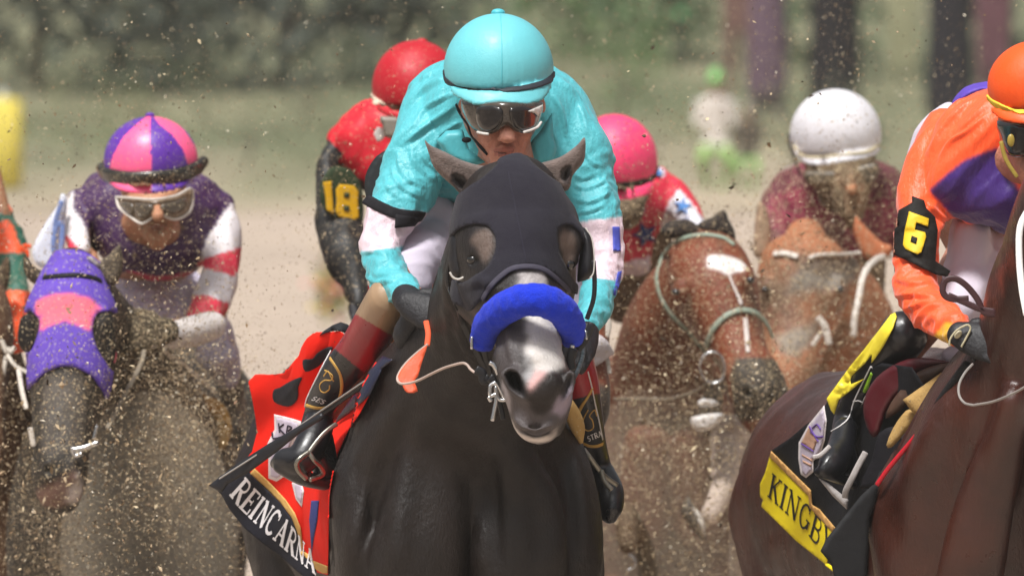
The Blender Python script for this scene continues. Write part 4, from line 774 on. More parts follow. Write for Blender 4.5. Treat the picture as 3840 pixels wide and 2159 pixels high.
# ================================================================ shared horse pieces for the others
def coatmat(name, mud, rough=.5, var=.3): return mat(name, rough=rough, spec=.5 if not mud else .3, bump=(150, .3), st=(1, 1, .3), var=var, vs=8, mud=mud)
hoofm = mat('hoof', '#4a4540', rough=.5, bump=(60, .3), mud=.4)
def eyes(parent, pts, r=15):
    m = mat('horse_eye', '#0c0908', rough=.08, bump=(9, 0), coat=.8)
    for x, y, d in pts: mk('eye', ell(x, y, d, r, r*.8, r), m, parent)
# ================================================================ dark bay horse on the right, rider 6
baym = mat('bay_coat', rough=.36, bump=(150, .3), st=(1, 1, .3), var=.4, vs=6, spec=.5, coat=.2, bump2=(14, .18))
b6 = P(3700, 2100, 1.2); h6 = thing('race_horse', 'dark bay horse at the right edge with black saddle cloth and yellow name band', 'horse', (b6[0], b6[1], 0), 'race horses galloping towards the camera')
gs = [tb([(4060, 560, -.1, 150, 180), (3990, 800, .1, 190, 200), (3925, 1100, .35, 215, 230), (3880, 1350, .5, 265, 260), (3800, 1600, .6, 360, 300), (3762, 1850, .68, 455, 320), (3765, 2100, .72, 500, 320), (3770, 2400, .76, 480, 290), (3770, 2620, .9, 400, 220)], 5, n=36),
  tb([(3420, 1700, .82, 70, 120), (3350, 1900, .72, 95, 150), (3390, 2150, .68, 120, 160), (3460, 2450, .7, 120, 150)], 4), tb([(3800, 1500, .34, 60, 60), (3720, 1800, .42, 110, 70), (3650, 2100, .46, 140, 80), (3620, 2350, .5, 120, 80)], 4), tb([(3960, 1700, .4, 90, 60), (4000, 2050, .46, 140, 80), (4000, 2350, .5, 120, 80)], 4),
  tb([(4060, 560, -.15, 120, 200), (4090, 700, -.2, 165, 220), (4100, 850, -.25, 160, 210), (4110, 1000, -.32, 120, 170), (4115, 1150, -.4, 100, 120), (4115, 1250, -.42, 90, 110)], 5, n=26)]
gs += trunk(3762, 2080, .78, -.36, 1.0)+[tb([(3600, 1560, 1.2, 250, 250), (3430, 1540, 1.8, 240, 230), (3290, 1590, 2.3, 210, 220)], 5, ref='up')]
V6, F6 = remesh(gs, .0075, 3); V6 = lap(V6, F6, 45, inv(V6)[1] > 1350)
V6 = V6+vnorm(V6, F6)*(np.clip(noi(V6*np.array([1, 1, .35]), 9), -.5, .5)*.012*(inv(V6)[1] > 900))[:, None]; V6 = lap(V6, F6, 5, inv(V6)[1] > 850); B6 = bvh(V6, F6)
V6 = ridges(V6, F6, [(M('Y1', q), w*1.2, a*.55) for q, w, a in (([(1100, 560), (1000, 800), (900, 1050), (860, 1400)], 45, .02), ([(1250, 500), (1180, 800), (1120, 1100), (1100, 1448)], 50, .018), ([(1380, 300), (1340, 700), (1300, 1100)], 40, .014), ([(1000, 700), (900, 900), (820, 1150)], 30, .014), ([(640, 400), (520, 460), (420, 560), (380, 640)], 22, .012), ([(200, 800), (160, 950), (150, 1150)], 40, .012), ([(300, 1250), (260, 1350), (280, 1448)], 35, .014), ([(1320, 150), (1290, 350), (1220, 520)], 20, .010))]); B6 = bvh(V6, F6)
body6 = mk('body', (V6, F6), baym, h6, paint(V6, F6, '#3a1a10', []))
for s in (-1, 1): ear(h6, [(4060+s*60, 560), (4060+s*130, 420), (4060+s*120, 360), (4060+s*50, 430), (4060+s*20, 540)], None, -.1, -.12, (4060+s*120, 360), '#3a2019', m=mat('bay_ear', rough=.7, bump=(200, .3)))
mk('cheek_strap', line([(3860, 780, -.18), (3826, 850, -.2), (3822, 960, -.22), (3832, 1080, -.25), (3850, 1180, -.28)], 13, 6), mat('white_strap', '#dcd9d6', rough=.55), h6)
mk('rein', join([line([q+(z,) for q, z in zip(M('X2', [(1440, 520), (1370, 600), (1320, 700), (1320, 800), (1370, 870), (1448, 890)]), (.18, .14, .1, .06, .02, -.02))], 5), line([(3650, 1519, -.02), (3740, 1500, -.1), (3860, 1440, -.2), (4000, 1330, -.3)], 5)]), mat('rein_grey', '#8d8782', rough=.45), h6)
mk('rein', join([line([q+(.24,) for q in M('Y2', [(520, 1230), (440, 1230), (405, 1200), (415, 1150), (460, 1140), (510, 1170), (560, 1230), (590, 1290), (640, 1300)])], 12, 4), line([q+(.24,) for q in M('Y2', [(430, 1215), (500, 1245), (570, 1275), (640, 1290)])], 12, 4)]), mat('rein_maroon', '#3a1a1e', rough=.5), h6, label='looped maroon rein end')
dl6 = lambda x, y: 1.0+(3300-x)*.0012+(y-1700)*.0002+.010*np.sin(x/33.+y/70.)
def c6(x, y): h = hitd(B6, x, y, .02, 9); return np.minimum(dl6(x, y), np.where(h > 8, 9, h))
o6 = M('Y1', [(240, 860), (330, 800), (400, 740), (470, 690), (520, 600), (640, 500), (760, 450), (900, 470), (960, 560), (880, 700), (820, 820), (760, 950), (700, 1100), (690, 1250), (680, 1448), (560, 1448), (520, 1380), (430, 1150), (425, 1050), (330, 960)])
V, F = slab(o6, c6, .004, None, 12); sc6 = mk('saddle_cloth', (V, F), mat('cloth_black', '#17171b', rough=.8, bump=(110, .2)), h6, label='black saddle cloth with yellow name band')
cc6 = lambda x, y: c6(x, y)-.008
yel = mat('yellow_band', '#ecd40a', rough=.65, bump=(60, .1), var=.06)
nb = mk('name_band', join([slab(M('X3', [(92, 420), (420, 745), (430, 860), (490, 900), (620, 1050), (585, 1110), (540, 1180), (560, 1300), (548, 1358), (300, 1160), (10, 875), (25, 820), (0, 795), (0, 690), (40, 600)]), cc6, .003, None, 8), strap(None, M('X3', [(548, 1350), (640, 1420), (720, 1500)]), 14, .003, m=6, fb=cc6)]), yel, sc6)
mk('band_trim', slab(M('X3', [(92, 415), (420, 740), (430, 860), (490, 895), (622, 1050), (600, 1090), (480, 960), (405, 880), (400, 790), (80, 470)]), lambda x, y: cc6(x, y)-.005, .002, None, 9), mat('tan_trim', '#c3965a', rough=.7), nb)
tm = bmap(M('X3', [(55, 785), (160, 880), (265, 975), (370, 1075), (470, 1200), (560, 1290)]), [(18, -88), (20, -88), (22, -88), (26, -84)])
mk('lettering', text('KINGBY', tm, lambda x, y: cc6(x, y)-.006, bold=.85), mat('ink', '#15130f', rough=.6, bump=(9, 0)), nb, smooth=False, sharp=True)
s6 = badge(sc6, M('X3', [(530, 40), (550, 170), (535, 330), (500, 440), (440, 500), (440, 590), (380, 640), (335, 610), (315, 480), (318, 350), (400, 200)]), M('X3', [(520, 75), (535, 170), (520, 325), (490, 430), (425, 490), (425, 575), (380, 620), (348, 595), (330, 480), (335, 360), (410, 215)]), c6)
mk('badge_mark', join([slab(M('X3', [(405, 215), (470, 330), (440, 420), (340, 350)]), lambda x, y: c6(x, y)-.015, .001, None, 9), slab(M('X3', [(345, 440), (430, 490), (430, 505), (345, 458)]), lambda x, y: c6(x, y)-.015, .001, None, 9), slab(M('X3', [(350, 490), (425, 530), (420, 548), (352, 510)]), lambda x, y: c6(x, y)-.015, .001, None, 9)]), mat('badge_tan', '#b58f78', rough=.7), s6)
mk('badge_stripe', join([line([q+(float(c6(*q)[0])-.017,) for q in M('X3', pl)], 3, 2) for pl in ([(405, 215), (480, 340)], [(415, 260), (470, 300), (520, 300)], [(430, 230), (470, 200), (500, 240)], [(340, 355), (440, 420)])]), mat('badge_purple', '#5b3f86', rough=.7), s6)
mk('saddle_flap', slab(M('X2', [(540, 1180), (480, 1080), (450, 930), (480, 780), (570, 640), (700, 540), (850, 475), (1000, 460), (1200, 490), (1220, 510), (1050, 545), (900, 620), (800, 750), (700, 870), (640, 1000), (600, 1130)]), lambda x, y: .86+.0004*(3400-x), .012, 20, 12, rnd=2), mat('maroon_leather', '#4a1018', rough=.4, bump=(120, .1)), h6)
mk('saddle_panel', slab(M('X2', [(1220, 505), (1050, 545), (900, 620), (790, 750), (700, 870), (650, 1010), (760, 960), (880, 860), (1100, 650), (1220, 560)]), lambda x, y: .84+.0004*(3400-x), .02, 24, 14, rnd=2), mat('brown_panel', '#4b3529', rough=.5), h6)
mk('pommel_pad', slab(M('X2', [(810, 840), (1310, 488), (1350, 530), (1290, 640), (1180, 780), (1060, 890), (935, 1005), (880, 930)]), lambda x, y: .74+.0004*(3400-x), .018, 26, 12), tan, h6)
mk('girth_pad', slab(M('X2', [(870, 925), (930, 1005), (820, 1150), (710, 1270), (660, 1250), (720, 1100), (800, 980)]), lambda x, y: .78+.0004*(3400-x), .01, 16, 12, rnd=2), tan, h6)
mk('girth', slab(M('X2', [(600, 1140), (720, 1080), (800, 1200), (760, 1448), (640, 1600), (420, 1640), (520, 1400), (560, 1240)]), lambda x, y: .84+.0004*(3400-x), .01, 16, 12, rnd=2), blk, h6)
# rider 6
q6 = P(3600, 1800, 1.2); r6 = thing('person', 'jockey in orange and purple silks with number 6 on a black arm patch', 'person', (q6[0], q6[1], P(0, 1800, .8)[2]), 'jockeys riding in the race')
or_m = mat('orange_silk', rough=.45, bump=(36, .7), st=(1, 1, .35), var=.05, sheen=.25)
bd = [ell(3880, 460, .62, 140, 180, 180), tb([(3890, 560, .56, 110, 130), (3895, 640, .5, 80, 90)], 3), tb([(3905, 520, .45, 22, 22), (3905, 570, .41, 27, 28)], 3), tb([(3880, 560, .7, 90, 90), (3800, 700, .95, 200, 120), (3700, 850, 1.4, 200, 170)], 4),
  tb([(3560, 560, .9, 90, 90), (3450, 780, .82, 78, 78), (3420, 1020, .76, 66, 66), (3520, 1160, .6, 50, 50), (3640, 1250, .48, 38, 38)], 4), tb([(4100, 560, .9, 90, 90), (4200, 800, .8, 70, 70), (4150, 1150, .5, 40, 40)], 4),
  tb([(3700, 900, 1.5, 120, 120), (3520, 1150, .95, 80, 80), (3330, 1400, 1.1, 60, 60), (3200, 1640, 1.15, 40, 40)], 4)]
V, F = remesh(bd, .006, 2); mk('body', (V, F), skin, r6, np.tile(hexc('#b77a62'), (len(V), 1))); BF6 = bvh(V, F)
ts = M('Y2', [(600, 270), (520, 300), (440, 355), (350, 470), (270, 590), (225, 700), (205, 820), (300, 900), (440, 870), (600, 905), (720, 945), (900, 900), (1050, 700), (1000, 400), (850, 280), (720, 250)])
sg = [slab(ts, lambda x, y: .90+.00000035*(x-3850)**2, .14, 150, 20, .14, rnd=3),
  tb(M('Y2', [(420, 480, .95, 95, 95), (350, 640, .9, 96, 90), (310, 800, .86, 92, 86), (290, 950, .82, 84, 80), (280, 1090, .78, 84, 78), (290, 1200, .73, 80, 76), (360, 1290, .65, 78, 72), (440, 1350, .58, 68, 62), (500, 1390, .52, 50, 48)]), 5, n=26),
  tb([(4060, 560, .9, 100, 100), (4200, 800, .85, 90, 90), (4180, 1100, .6, 60, 60)], 4)]
V, F = remesh(sg, .0046, 6); V = folds(V, F, .011, 8, (.6, 0, .6), .22, 21, lambda x, y, d: y < 860); V = folds(V, F, .007, 18, (1, 0, .25), .25, 22, lambda x, y, d: y >= 860)
V = ridges(lap(V, F, 2), F, [(M('Y2', q), w*.75, a*.75) for q, w, a in (([(560, 320), (480, 380), (400, 470), (340, 570)], 14, .014), ([(600, 400), (520, 470), (440, 520), (390, 600)], 12, .012), ([(190, 1140), (260, 1160), (360, 1150)], 11, .010), ([(185, 1220), (260, 1210), (370, 1220)], 11, .011), ([(280, 1390), (290, 1330), (340, 1270), (400, 1250)], 12, .012), ([(220, 1280), (280, 1260), (360, 1230)], 10, .009), ([(330, 790), (400, 860), (440, 870)], 10, .010), ([(520, 300), (440, 370), (380, 440)], 10, .008))])
pur = M('Y2', [(343, 740), (420, 670), (500, 605), (650, 550), (680, 620), (720, 700), (800, 790), (900, 850), (720, 970), (600, 915), (450, 860)])
c = paint(V, F, '#ff5a20', [('#3a1470', pur), ('#e8b021', M('Y2', [(415, 1335), (480, 1350), (440, 1448), (370, 1440), (365, 1400)]))], blur=2)
sk6 = mk('silks', (V, F), or_m, r6, c); BS6 = bvh(V, F); tuck([o for o in r6.children if o.name.startswith('body')][0], BS6, lambda x, y, d: (x < 3680) | (y > 760))
mk('cape', remesh([slab(M('Y2', [(440, 350), (500, 275), (600, 248), (720, 240), (720, 300), (560, 320), (470, 370)]), 1.25, .12, 40, 16, rnd=2)], .008, 2), mat('purple_silk', '#5a3fae', rough=.6), sk6)
V, F = remesh([slab(M('Y2', [(455, 345), (380, 370), (300, 440), (260, 520), (252, 600), (330, 620), (500, 500)]), 1.5, .12, 60, 16, rnd=2), tb([(3780, 760, 1.5, 190, 180), (3600, 620, 1.55, 140, 140)], 4), tb([(3780, 800, 1.5, 160, 160), (3680, 950, 1.1, 125, 120), (3640, 1080, .95, 105, 100), (3560, 1180, .85, 90, 90)], 4),
   slab(M('Y2', [(460, 850), (620, 900), (625, 1150), (600, 1290), (510, 1350), (400, 1230), (400, 1120), (430, 1000)]), 1.0, .08, 50, 16, rnd=2), ell(3600, 1335, .93, 70, 40, 60)], .008, 4)
mk('breeches', (folds(V, F, .005, 9, (1, 0, .2), .25, 31), F), mat('breeches_white', '#cfc6d2', rough=.75, bump=(120, .12), var=.05), r6)
bl6 = [tb(M('X2', [(820, 250, .92, 92, 90), (700, 420, .98, 88, 86), (560, 620, 1.04, 80, 78), (420, 830, 1.08, 66, 66), (320, 1000, 1.1, 54, 58), (290, 1120, 1.08, 52, 58)]), 5, n=26),
  tb(M('X3', [(700, 250, 1.04, 46, 60), (660, 420, .98, 55, 60), (600, 520, .92, 56, 50), (520, 580, .9, 36, 36), (480, 590, .9, 18, 20)]), 4), tb(M('X3', [(680, 420, .98, 50, 50), (740, 590, .98, 40, 46), (770, 680, .98, 26, 30)]), 4), tb(M('X3', [(500, 600, .9, 16, 26), (620, 640, .92, 18, 36), (740, 680, .97, 16, 34)]), 4)]
V, F = remesh(bl6, .005, 2); bt6 = mk('boot', (V, F), bootm, r6, paint(V, F, '#111116', [])); BL6 = bvh(V, F)
mk('boot_panel', slab(M('X2', [(700, 70), (740, 50), (755, 90), (720, 200), (640, 350), (560, 470), (525, 510), (530, 430), (470, 510), (350, 620), (335, 660), (340, 700), (460, 650), (360, 740), (230, 840), (190, 975), (160, 940), (120, 830), (200, 720), (330, 540), (470, 370), (600, 200)]), lambda x, y: np.minimum(hitd(BL6, x, y, .004, 1), 1.15), .002, None, 9), mat('yellow_leather', '#f1dd3e', rough=.4), bt6)
mk('boot_mark', join([slab(M('X2', [(520, 590), (545, 620), (520, 700), (470, 780), (445, 770), (480, 680)]), lambda x, y: np.minimum(hitd(BL6, x, y, .005, 1), 1.15), .001, None, 8)]), mat('lime', '#8fbf2a', rough=.4), bt6)
mk('boot_piping', join([strap(BL6, M('X2', [(525, 540), (560, 600), (545, 680), (480, 790), (440, 880)]), 3.5, .0012, .002, fb=1.0), strap(BL6, M('X2', [(520, 540), (440, 700), (370, 850), (320, 1000), (250, 1070), (160, 1125)]), 5, .0012, .002, fb=1.0), strap(BL6, M('X2', [(360, 855), (410, 850), (450, 870)]), 4, .0012, .002, fb=1.0)]), white, bt6)
mk('stirrup', join([line(M('X3', [(870, 430, .84), (820, 520, .84), (760, 640, .84), (710, 740, .85), (700, 800, .86)]), 12, 5), line(M('X3', [(440, 470, .86), (500, 450, .86), (575, 380, .88)]), 9, 5), slab(M('X3', [(480, 640), (560, 680), (730, 820), (715, 900), (600, 790)]), .9, .006, 10, 9)]), mat('stirrup_pale', '#a9a3a0', rough=.45), r6)
np6 = mk('number_patch', slab(M('Y2', [(265, 765), (320, 785), (330, 820), (370, 860), (382, 920), (372, 1060), (440, 1105), (425, 1132), (370, 1120), (330, 1100), (182, 1030), (185, 920), (205, 830), (265, 795)]), lambda x, y: hitd(BS6, x, y, .012, .8), .004, 8, 10), mat('patch_cloth', '#1c1917', rough=.7, bump=(150, .2)), r6)
ring6 = slab(M('Y2', [(252, 835), (342, 868), (338, 905), (285, 885), (278, 918), (325, 930), (330, 950), (308, 1020), (290, 1030), (235, 1005), (224, 985), (232, 920)]), lambda x, y: hitd(BS6, x, y, .020, .8), .002, None, 7)
mk('number', ring6, mat('number_yellow', '#dfb914', rough=.6), np6)
mk('number_counter', slab(M('Y2', [(264, 945), (290, 955), (284, 982), (258, 972)]), lambda x, y: hitd(BS6, x, y, .0235, .8), .001, None, 7), mat('patch_cloth', '#1c1917'), np6)
g6 = glove(r6, 3660, 1275, .42, (.8, -.3, -.4), (0, .3, -1), 1, glm, 1.1)
mk('glove_trim', join([line([q+(.40,) for q in M('X2', [(1230, 350), (1240, 290), (1290, 220), (1350, 180), (1400, 165), (1422, 200), (1390, 270), (1340, 360)])], 4), ell(*M('X2', [(1310, 250)])[0], .41, 12, 18, 8, 40)]), mat('glove_piping', '#b3aa8c', rough=.5), g6)
glove(r6, 4120, 1230, .35, (-.6, -.4, -.5), (0, .3, -1), -1, glm, 1.0)
cut6 = lambda x: M('Y2', [(0, 375)])[0][1]+0*x
E6 = (*M('Y2', [(838, 268)])[0], .55, 193, 172, 200)
vis6 = M('Y2', [(612, 355), (700, 380), (900, 385), (1060, 360), (1050, 420), (980, 445), (860, 450), (740, 440), (650, 418)])
h_, BB6 = helmet(r6, E6, cut6, vis6, mat('helmet_orange', '#f2560f', rough=.52, bump=(200, .12), coat=.05, var=.05, bump2=(14, .12)), band=M('Y2', [(606, 320), (640, 350), (720, 378), (838, 392), (960, 378), (1060, 330)]), bm=mat('band_yellow', '#f0cf3e', rough=.6), bw=32, knob=(M('Y2', [(838, 60)])[0][0], M('Y2', [(0, 58)])[0][1], .55, 24, 14, 24), seam=[M('Y2', [(838, 80), (838, 200), (838, 380)])])
mk('goggles', slab(M('Y2', [(650, 425), (772, 440), (900, 445), (1020, 425), (1010, 520), (930, 580), (850, 560), (772, 590), (700, 580), (665, 500)]), lambda x, y: .44+.000004*(x-3890)**2, .012, 16, 10, .05, rnd=2), lens, r6)
mk('chin_strap', join([line([q+(.42,) for q in M('Y2', [(668, 520), (690, 600), (740, 680)])], 8, 4), ell(*M('Y2', [(713, 515)])[0], .40, 14, 24, 8)]), mat('brass_dull', '#9a8436', rough=.4), r6)
w6 = thing('riding_whip', 'red-shafted riding whip with broad black flap beside the yellow name band', 'whip', P(3640, 1330, .5), 'riding whips held by jockeys')
mk('shaft', line(M('X2', [(1045, 1015, .55), (900, 1200, .58), (690, 1448, .62)])+[(3290, 1815, .64)], 9), mat('whip_red', '#c01228', rough=.4), w6)
mk('collar', line(M('X2', [(1115, 900, .53), (1080, 960, .54), (1040, 1020, .55)]), 12), mat('whip_silver', '#8f959b', rough=.4), w6)
mk('handle', line(M('X2', [(1390, 520, .46), (1240, 720, .50), (1115, 905, .53)]), 17), mat('grip', '#1c1b1d'), w6)
mk('flap', slab(M('Y1', [(715, 1020), (745, 1022), (735, 1080), (700, 1180), (695, 1300), (685, 1470), (540, 1470), (520, 1390), (470, 1330), (500, 1270), (580, 1170), (660, 1070)]), lambda x, y: .66+(3290-x)*-.0002, .006, 16, 12), mat('whip_grey', '#1f1f21', rough=.75), w6)
mk('arm', join([slab(M('Y2', [(605, 920), (690, 945), (720, 1010), (690, 1160), (660, 1240), (605, 1240), (625, 1080)]), 2.2, .04, 20, 12)]), mat('teal_cloth', '#2b7f88', rough=.7, mud=.1), tag(thing('person', 'muddy teal and white sleeve of a hidden jockey between white breeches and bay neck', 'person', P(3740, 950, 2.2), 'jockeys riding in the race')))
mk('sleeve_mark', join([line([q+(2.13,) for q in M('Y2', pl)], w, 5) for pl, w in (([(700, 1000), (660, 1030), (640, 1080), (690, 1100)], 16), ([(640, 1130), (680, 1150)], 14), ([(700, 1040), (660, 1070)], 8))]), mat('dirty_white', '#b9b9b6', rough=.7, mud=.3), [o for o in COL.objects if o.name.startswith('arm')][-1])

# ================================================================ mud-spattered horse with purple hood, rider in purple
mudcoat = coatmat('mud_dark_coat', .3, .6)
p2 = P(440, 2000, 4.8); h2 = thing('race_horse', 'mud-covered dark horse wearing a purple and pink hood on the left', 'horse', (p2[0], p2[1], 0), 'race horses galloping towards the camera')
HS2 = [(282, 980, 40, 70, 3.50), (275, 1020, 92, 120, 3.50), (269, 1080, 125, 150, 3.48), (267, 1170, 165, 185, 3.46), (267, 1260, 168, 195, 3.44), (265, 1350, 155, 190, 3.40), (258, 1440, 148, 165, 3.36), (245, 1530, 128, 135, 3.32), (236, 1620, 114, 115, 3.28), (230, 1700, 106, 105, 3.25), (225, 1780, 106, 105, 3.23), (225, 1840, 92, 90, 3.23), (232, 1880, 66, 70, 3.25)]
gs = [tb([(x, y, d, a, b) for x, y, a, b, d in HS2], 4, ex=2.3, n=28, cap=.35)]
gs += [ell(165, 1235, 3.36, 46, 70, 45, 10), ell(385, 1225, 3.36, 46, 70, 45, -10), rim([(180, 1720), (165, 1760), (175, 1800), (200, 1770)], 3.16, 11), rim([(285, 1720), (300, 1760), (290, 1800), (265, 1770)], 3.16, 11)]
gs += [tb([(285, 1060, 3.6, 110, 140), (360, 1250, 4.05, 170, 180), (440, 1420, 4.25, 250, 220), (460, 1600, 4.45, 340, 260), (450, 1800, 4.55, 400, 280), (440, 2050, 4.6, 420, 290), (440, 2350, 4.7, 390, 260), (440, 2500, 4.85, 320, 220)], 4, n=30)]
gs += [tb([(700, 1500, 4.75, 70, 100), (770, 1700, 4.65, 90, 120), (760, 2000, 4.6, 100, 130)], 4), tb([(430, 1700, 4.28, 100, 60), (560, 1950, 4.3, 120, 70), (560, 2200, 4.35, 110, 70)], 4), tb([(300, 1900, 4.3, 110, 60), (290, 2200, 4.35, 110, 70)], 4)]
gs += trunk(440, 1850, 4.7, .10, 1.0)
V2, F2 = remesh(gs, .009, 3)
V2 = dent(V2, [(178, 1725), (168, 1760), (178, 1795), (198, 1765)], .03, 12, inv(V2)[2] < 3.3)
c = paint(V2, F2, '#2b251f', [('#474039', lambda x, y, d, N: inpoly(x, y, M('Z6', [(240, 420), (420, 420), (440, 600), (430, 800), (220, 820), (200, 640)])) & (d < 3.4)), ('#6a5046', lambda x, y, d, N: inpoly(x, y, M('Z6', [(170, 1020), (400, 900), (420, 1050), (280, 1100), (180, 1080)])) & (d < 3.35)), ('#c4b9b3', lambda x, y, d, N: inpoly(x, y, M('Z6', [(400, 900), (425, 1000), (400, 1070), (330, 1060), (380, 980)])) & (d < 3.35))], jit=12, blur=3)
mk('body', (V2, F2), mudcoat, h2, c); B2 = bvh(V2, F2)
hp = M('Z6', [(190, -160), (240, -200), (330, -220), (440, -210), (520, -140), (580, -60), (640, 60), (640, 200), (640, 380), (590, 500), (545, 560), (520, 510), (470, 440), (400, 395), (320, 380), (240, 410), (180, 470), (130, 520), (90, 440), (60, 250), (70, 60), (120, -60)])
e1 = M('Z6', [(120, 110), (170, 100), (200, 150), (200, 220), (175, 290), (120, 300), (80, 200)]); e2 = M('Z6', [(500, 105), (560, 100), (620, 120), (640, 250), (610, 370), (560, 390), (520, 330), (490, 280), (470, 200)])
x, y, d = inv(V2); mm = inpoly(x, y, hp) & ~inpoly(x, y, e1) & ~inpoly(x, y, e2) & (d < 3.62)
VH, FH = shell(V2, F2, mm, .003, .005, 6)
mk('hood', (VH, FH), mat('purple_hood', rough=.85, bump=(260, .3), mud=.22, spk=120, mudc=('#5a4a52', '#b5a8a0')), h2, paint(VH, FH, '#644aae', [('#f26d80', M('Z6', [(172, 60), (215, 20), (330, -8), (450, 20), (520, 75), (480, 110), (460, 190), (400, 165), (335, 138), (270, 165), (205, 190), (200, 130)]))], blur=1))
mk('browband', strap(bvh(VH, FH), M('Z5', [(262, 1110), (350, 1100), (460, 1095), (560, 1110), (610, 1130)]), 20, .003, .003, fb=3.7), blk, h2)
mudear = mat('mud_ear', rough=.9, bump=(90, .5), mud=.6)
ear(h2, M('Z5', [(150, 960), (200, 1040), (270, 1080), (280, 1120), (230, 1160), (170, 1120), (140, 1050)]), None, 3.55, 3.55, M('Z5', [(150, 960)])[0], '#2e2822', m=mudear)
ear(h2, M('Z5', [(715, 915), (735, 960), (740, 1060), (700, 1150), (640, 1150), (590, 1080), (610, 1010), (660, 970)]), None, 3.5, 3.5, M('Z5', [(715, 915)])[0], '#6b635a', m=mudear)
ear(h2, M('Z5', [(520, 985), (560, 990), (605, 1030), (600, 1060), (560, 1040)]), None, 3.45, 3.45, M('Z5', [(520, 985)])[0], '#b7aeb8', m=mudear, name='forelock')
cupd = mat('blinker_muddy', '#1f1b19', rough=.7, mud=.3, spk=120)
mk('blinker', slab(M('Z6', [(105, 130), (150, 105), (192, 150), (198, 220), (175, 285), (125, 300), (90, 240)]), 3.36, .02, 26, 10, rnd=3), cupd, h2)
mk('blinker', slab(M('Z6', [(505, 110), (560, 100), (590, 150), (596, 270), (585, 350), (555, 380), (515, 320), (478, 250), (478, 170)]), 3.36, .02, 26, 10, rnd=3), cupd, h2)
mk('hood_piping', line([q+(3.37,) for q in M('Z6', [(585, 280), (590, 320), (583, 350)])], 6), mat('pink_piping', '#f06a80', rough=.7), h2)
mudstrap = mat('mud_leather', '#8a8072', rough=.7, mud=.5)
mk('rein', join([line([q+(z,) for q, z in zip(M('Z6', [(745, 260), (722, 360), (650, 500), (550, 690)]), (4.0, 3.8, 3.5, 3.3))], 9, 4)]), mudstrap, h2)
mkj('bridle', ([line([q+(z,) for q, z in zip(M('Z6', [(95, 390), (110, 480), (135, 590)]), (3.36, 3.32, 3.28))], 9, 4), line([q+(3.2,) for q in M('Z6', [(155, 690), (172, 780)])], 10, 6)]), mat('dirty_strap', '#c5bcb0', rough=.7, mud=.2), h2)
mk('bit', join([line([q+(3.14,) for q in M('Z6', [(375, 800), (430, 790), (500, 765)])], 10), line([q+(3.16,) for q in M('Z6', [(498, 680), (480, 745)])], 6), line([q+(3.14,) for q in M('Z6', [(370, 790), (385, 830), (420, 820)])], 8)]), metal, h2)
mk('saddle_pad', line([q+(z, w) for q, z, w in zip(M('Z6', [(1030, 545), (1110, 590), (1150, 680), (1140, 790)]), (4.5, 4.55, 4.55, 4.5), (22, 30, 28, 16))], 24, 12), mat('ochre_pad', '#b58d4e', rough=.85, mud=.35), h2)
# rider 2
q2 = P(560, 1500, 5); r2 = thing('person', 'jockey with pink and purple quartered helmet and red and white striped sleeves', 'person', (q2[0], q2[1], q2[2]), 'jockeys riding in the race')
msk = mat('mud_skin', rough=.6, mud=.3, bump2=(60, .3))
bd = [ell(575, 690, 4.25, 125, 150, 150), tb([(578, 740, 4.2, 110, 115), (585, 810, 4.15, 82, 90), (590, 880, 4.1, 55, 60), (590, 905, 4.1, 36, 45)], 4), tb([(590, 770, 4.03, 18, 18), (592, 812, 3.99, 24, 24)], 3), tb([(560, 850, 4.05, 8, 10), (590, 846, 4.02, 14, 14), (620, 850, 4.05, 8, 10)], 3),
   tb([(575, 800, 4.4, 80, 80), (560, 900, 4.6, 150, 90), (560, 1100, 5.1, 160, 110)], 4), tb([(780, 780, 4.68, 42, 42), (830, 950, 4.5, 50, 50), (800, 1180, 4.35, 45, 45), (620, 1240, 4.1, 36, 38)], 4), tb([(350, 780, 4.68, 36, 36), (310, 900, 4.5, 40, 40), (420, 1180, 4.2, 35, 35)], 4),
   tb([(600, 1120, 5.2, 110, 110), (740, 1180, 4.8, 80, 80), (850, 1400, 4.9, 45, 45), (880, 1620, 5, 34, 36)], 4), tb([(520, 1120, 5.2, 110, 110), (400, 1200, 4.8, 80, 80), (330, 1450, 4.9, 45, 45)], 4)]
V, F = remesh(bd, .007, 2); V = ridges(V, F, [([(545, 815), (535, 840), (540, 865)], 5, -.005), ([(632, 815), (640, 840), (635, 865)], 5, -.005), ([(555, 852), (592, 848), (625, 852)], 5, -.005)])
mk('body', (V, F), msk, r2, paint(V, F, '#b07a5a', [('#7c4a3a', [(560, 845), (592, 840), (622, 845), (615, 858), (592, 862), (567, 858)])], blur=1)); BFa = bvh(V, F)
ts = M('Z5', [(610, 470), (500, 560), (450, 620), (435, 700), (480, 820), (560, 940), (640, 1030), (780, 1090), (960, 1130), (1160, 1090), (1250, 1000), (1330, 850), (1395, 690), (1330, 560), (1190, 480), (900, 420)])
sl_ = lambda q: [(a, b, z, r, r) for (a, b), z, r in q]
sg = [slab(ts, lambda x, y: 4.6+.0000005*(x-570)**2, .13, 110, 20, .12, rnd=3), tb(sl_(zip(M('Z5', [(1320, 690), (1345, 850), (1330, 1030), (1290, 1200), (1240, 1330), (1180, 1390)]), (4.6, 4.55, 4.5, 4.45, 4.35, 4.25), (62, 68, 70, 72, 62, 50))), 4, n=24),
  tb(sl_(zip(M('Z5', [(470, 650), (450, 760), (470, 880), (480, 960)]), (4.6, 4.52, 4.48, 4.44), (40, 46, 48, 40))), 4, n=24)]
V, F = remesh(sg, .008, 3); V = folds(V, F, .008, 8, (.3, 0, 1), .25, 41)
st2 = lambda x, y, d, N: (x > 735+.0*y) & (((x-735) > (1080-y)*.16))
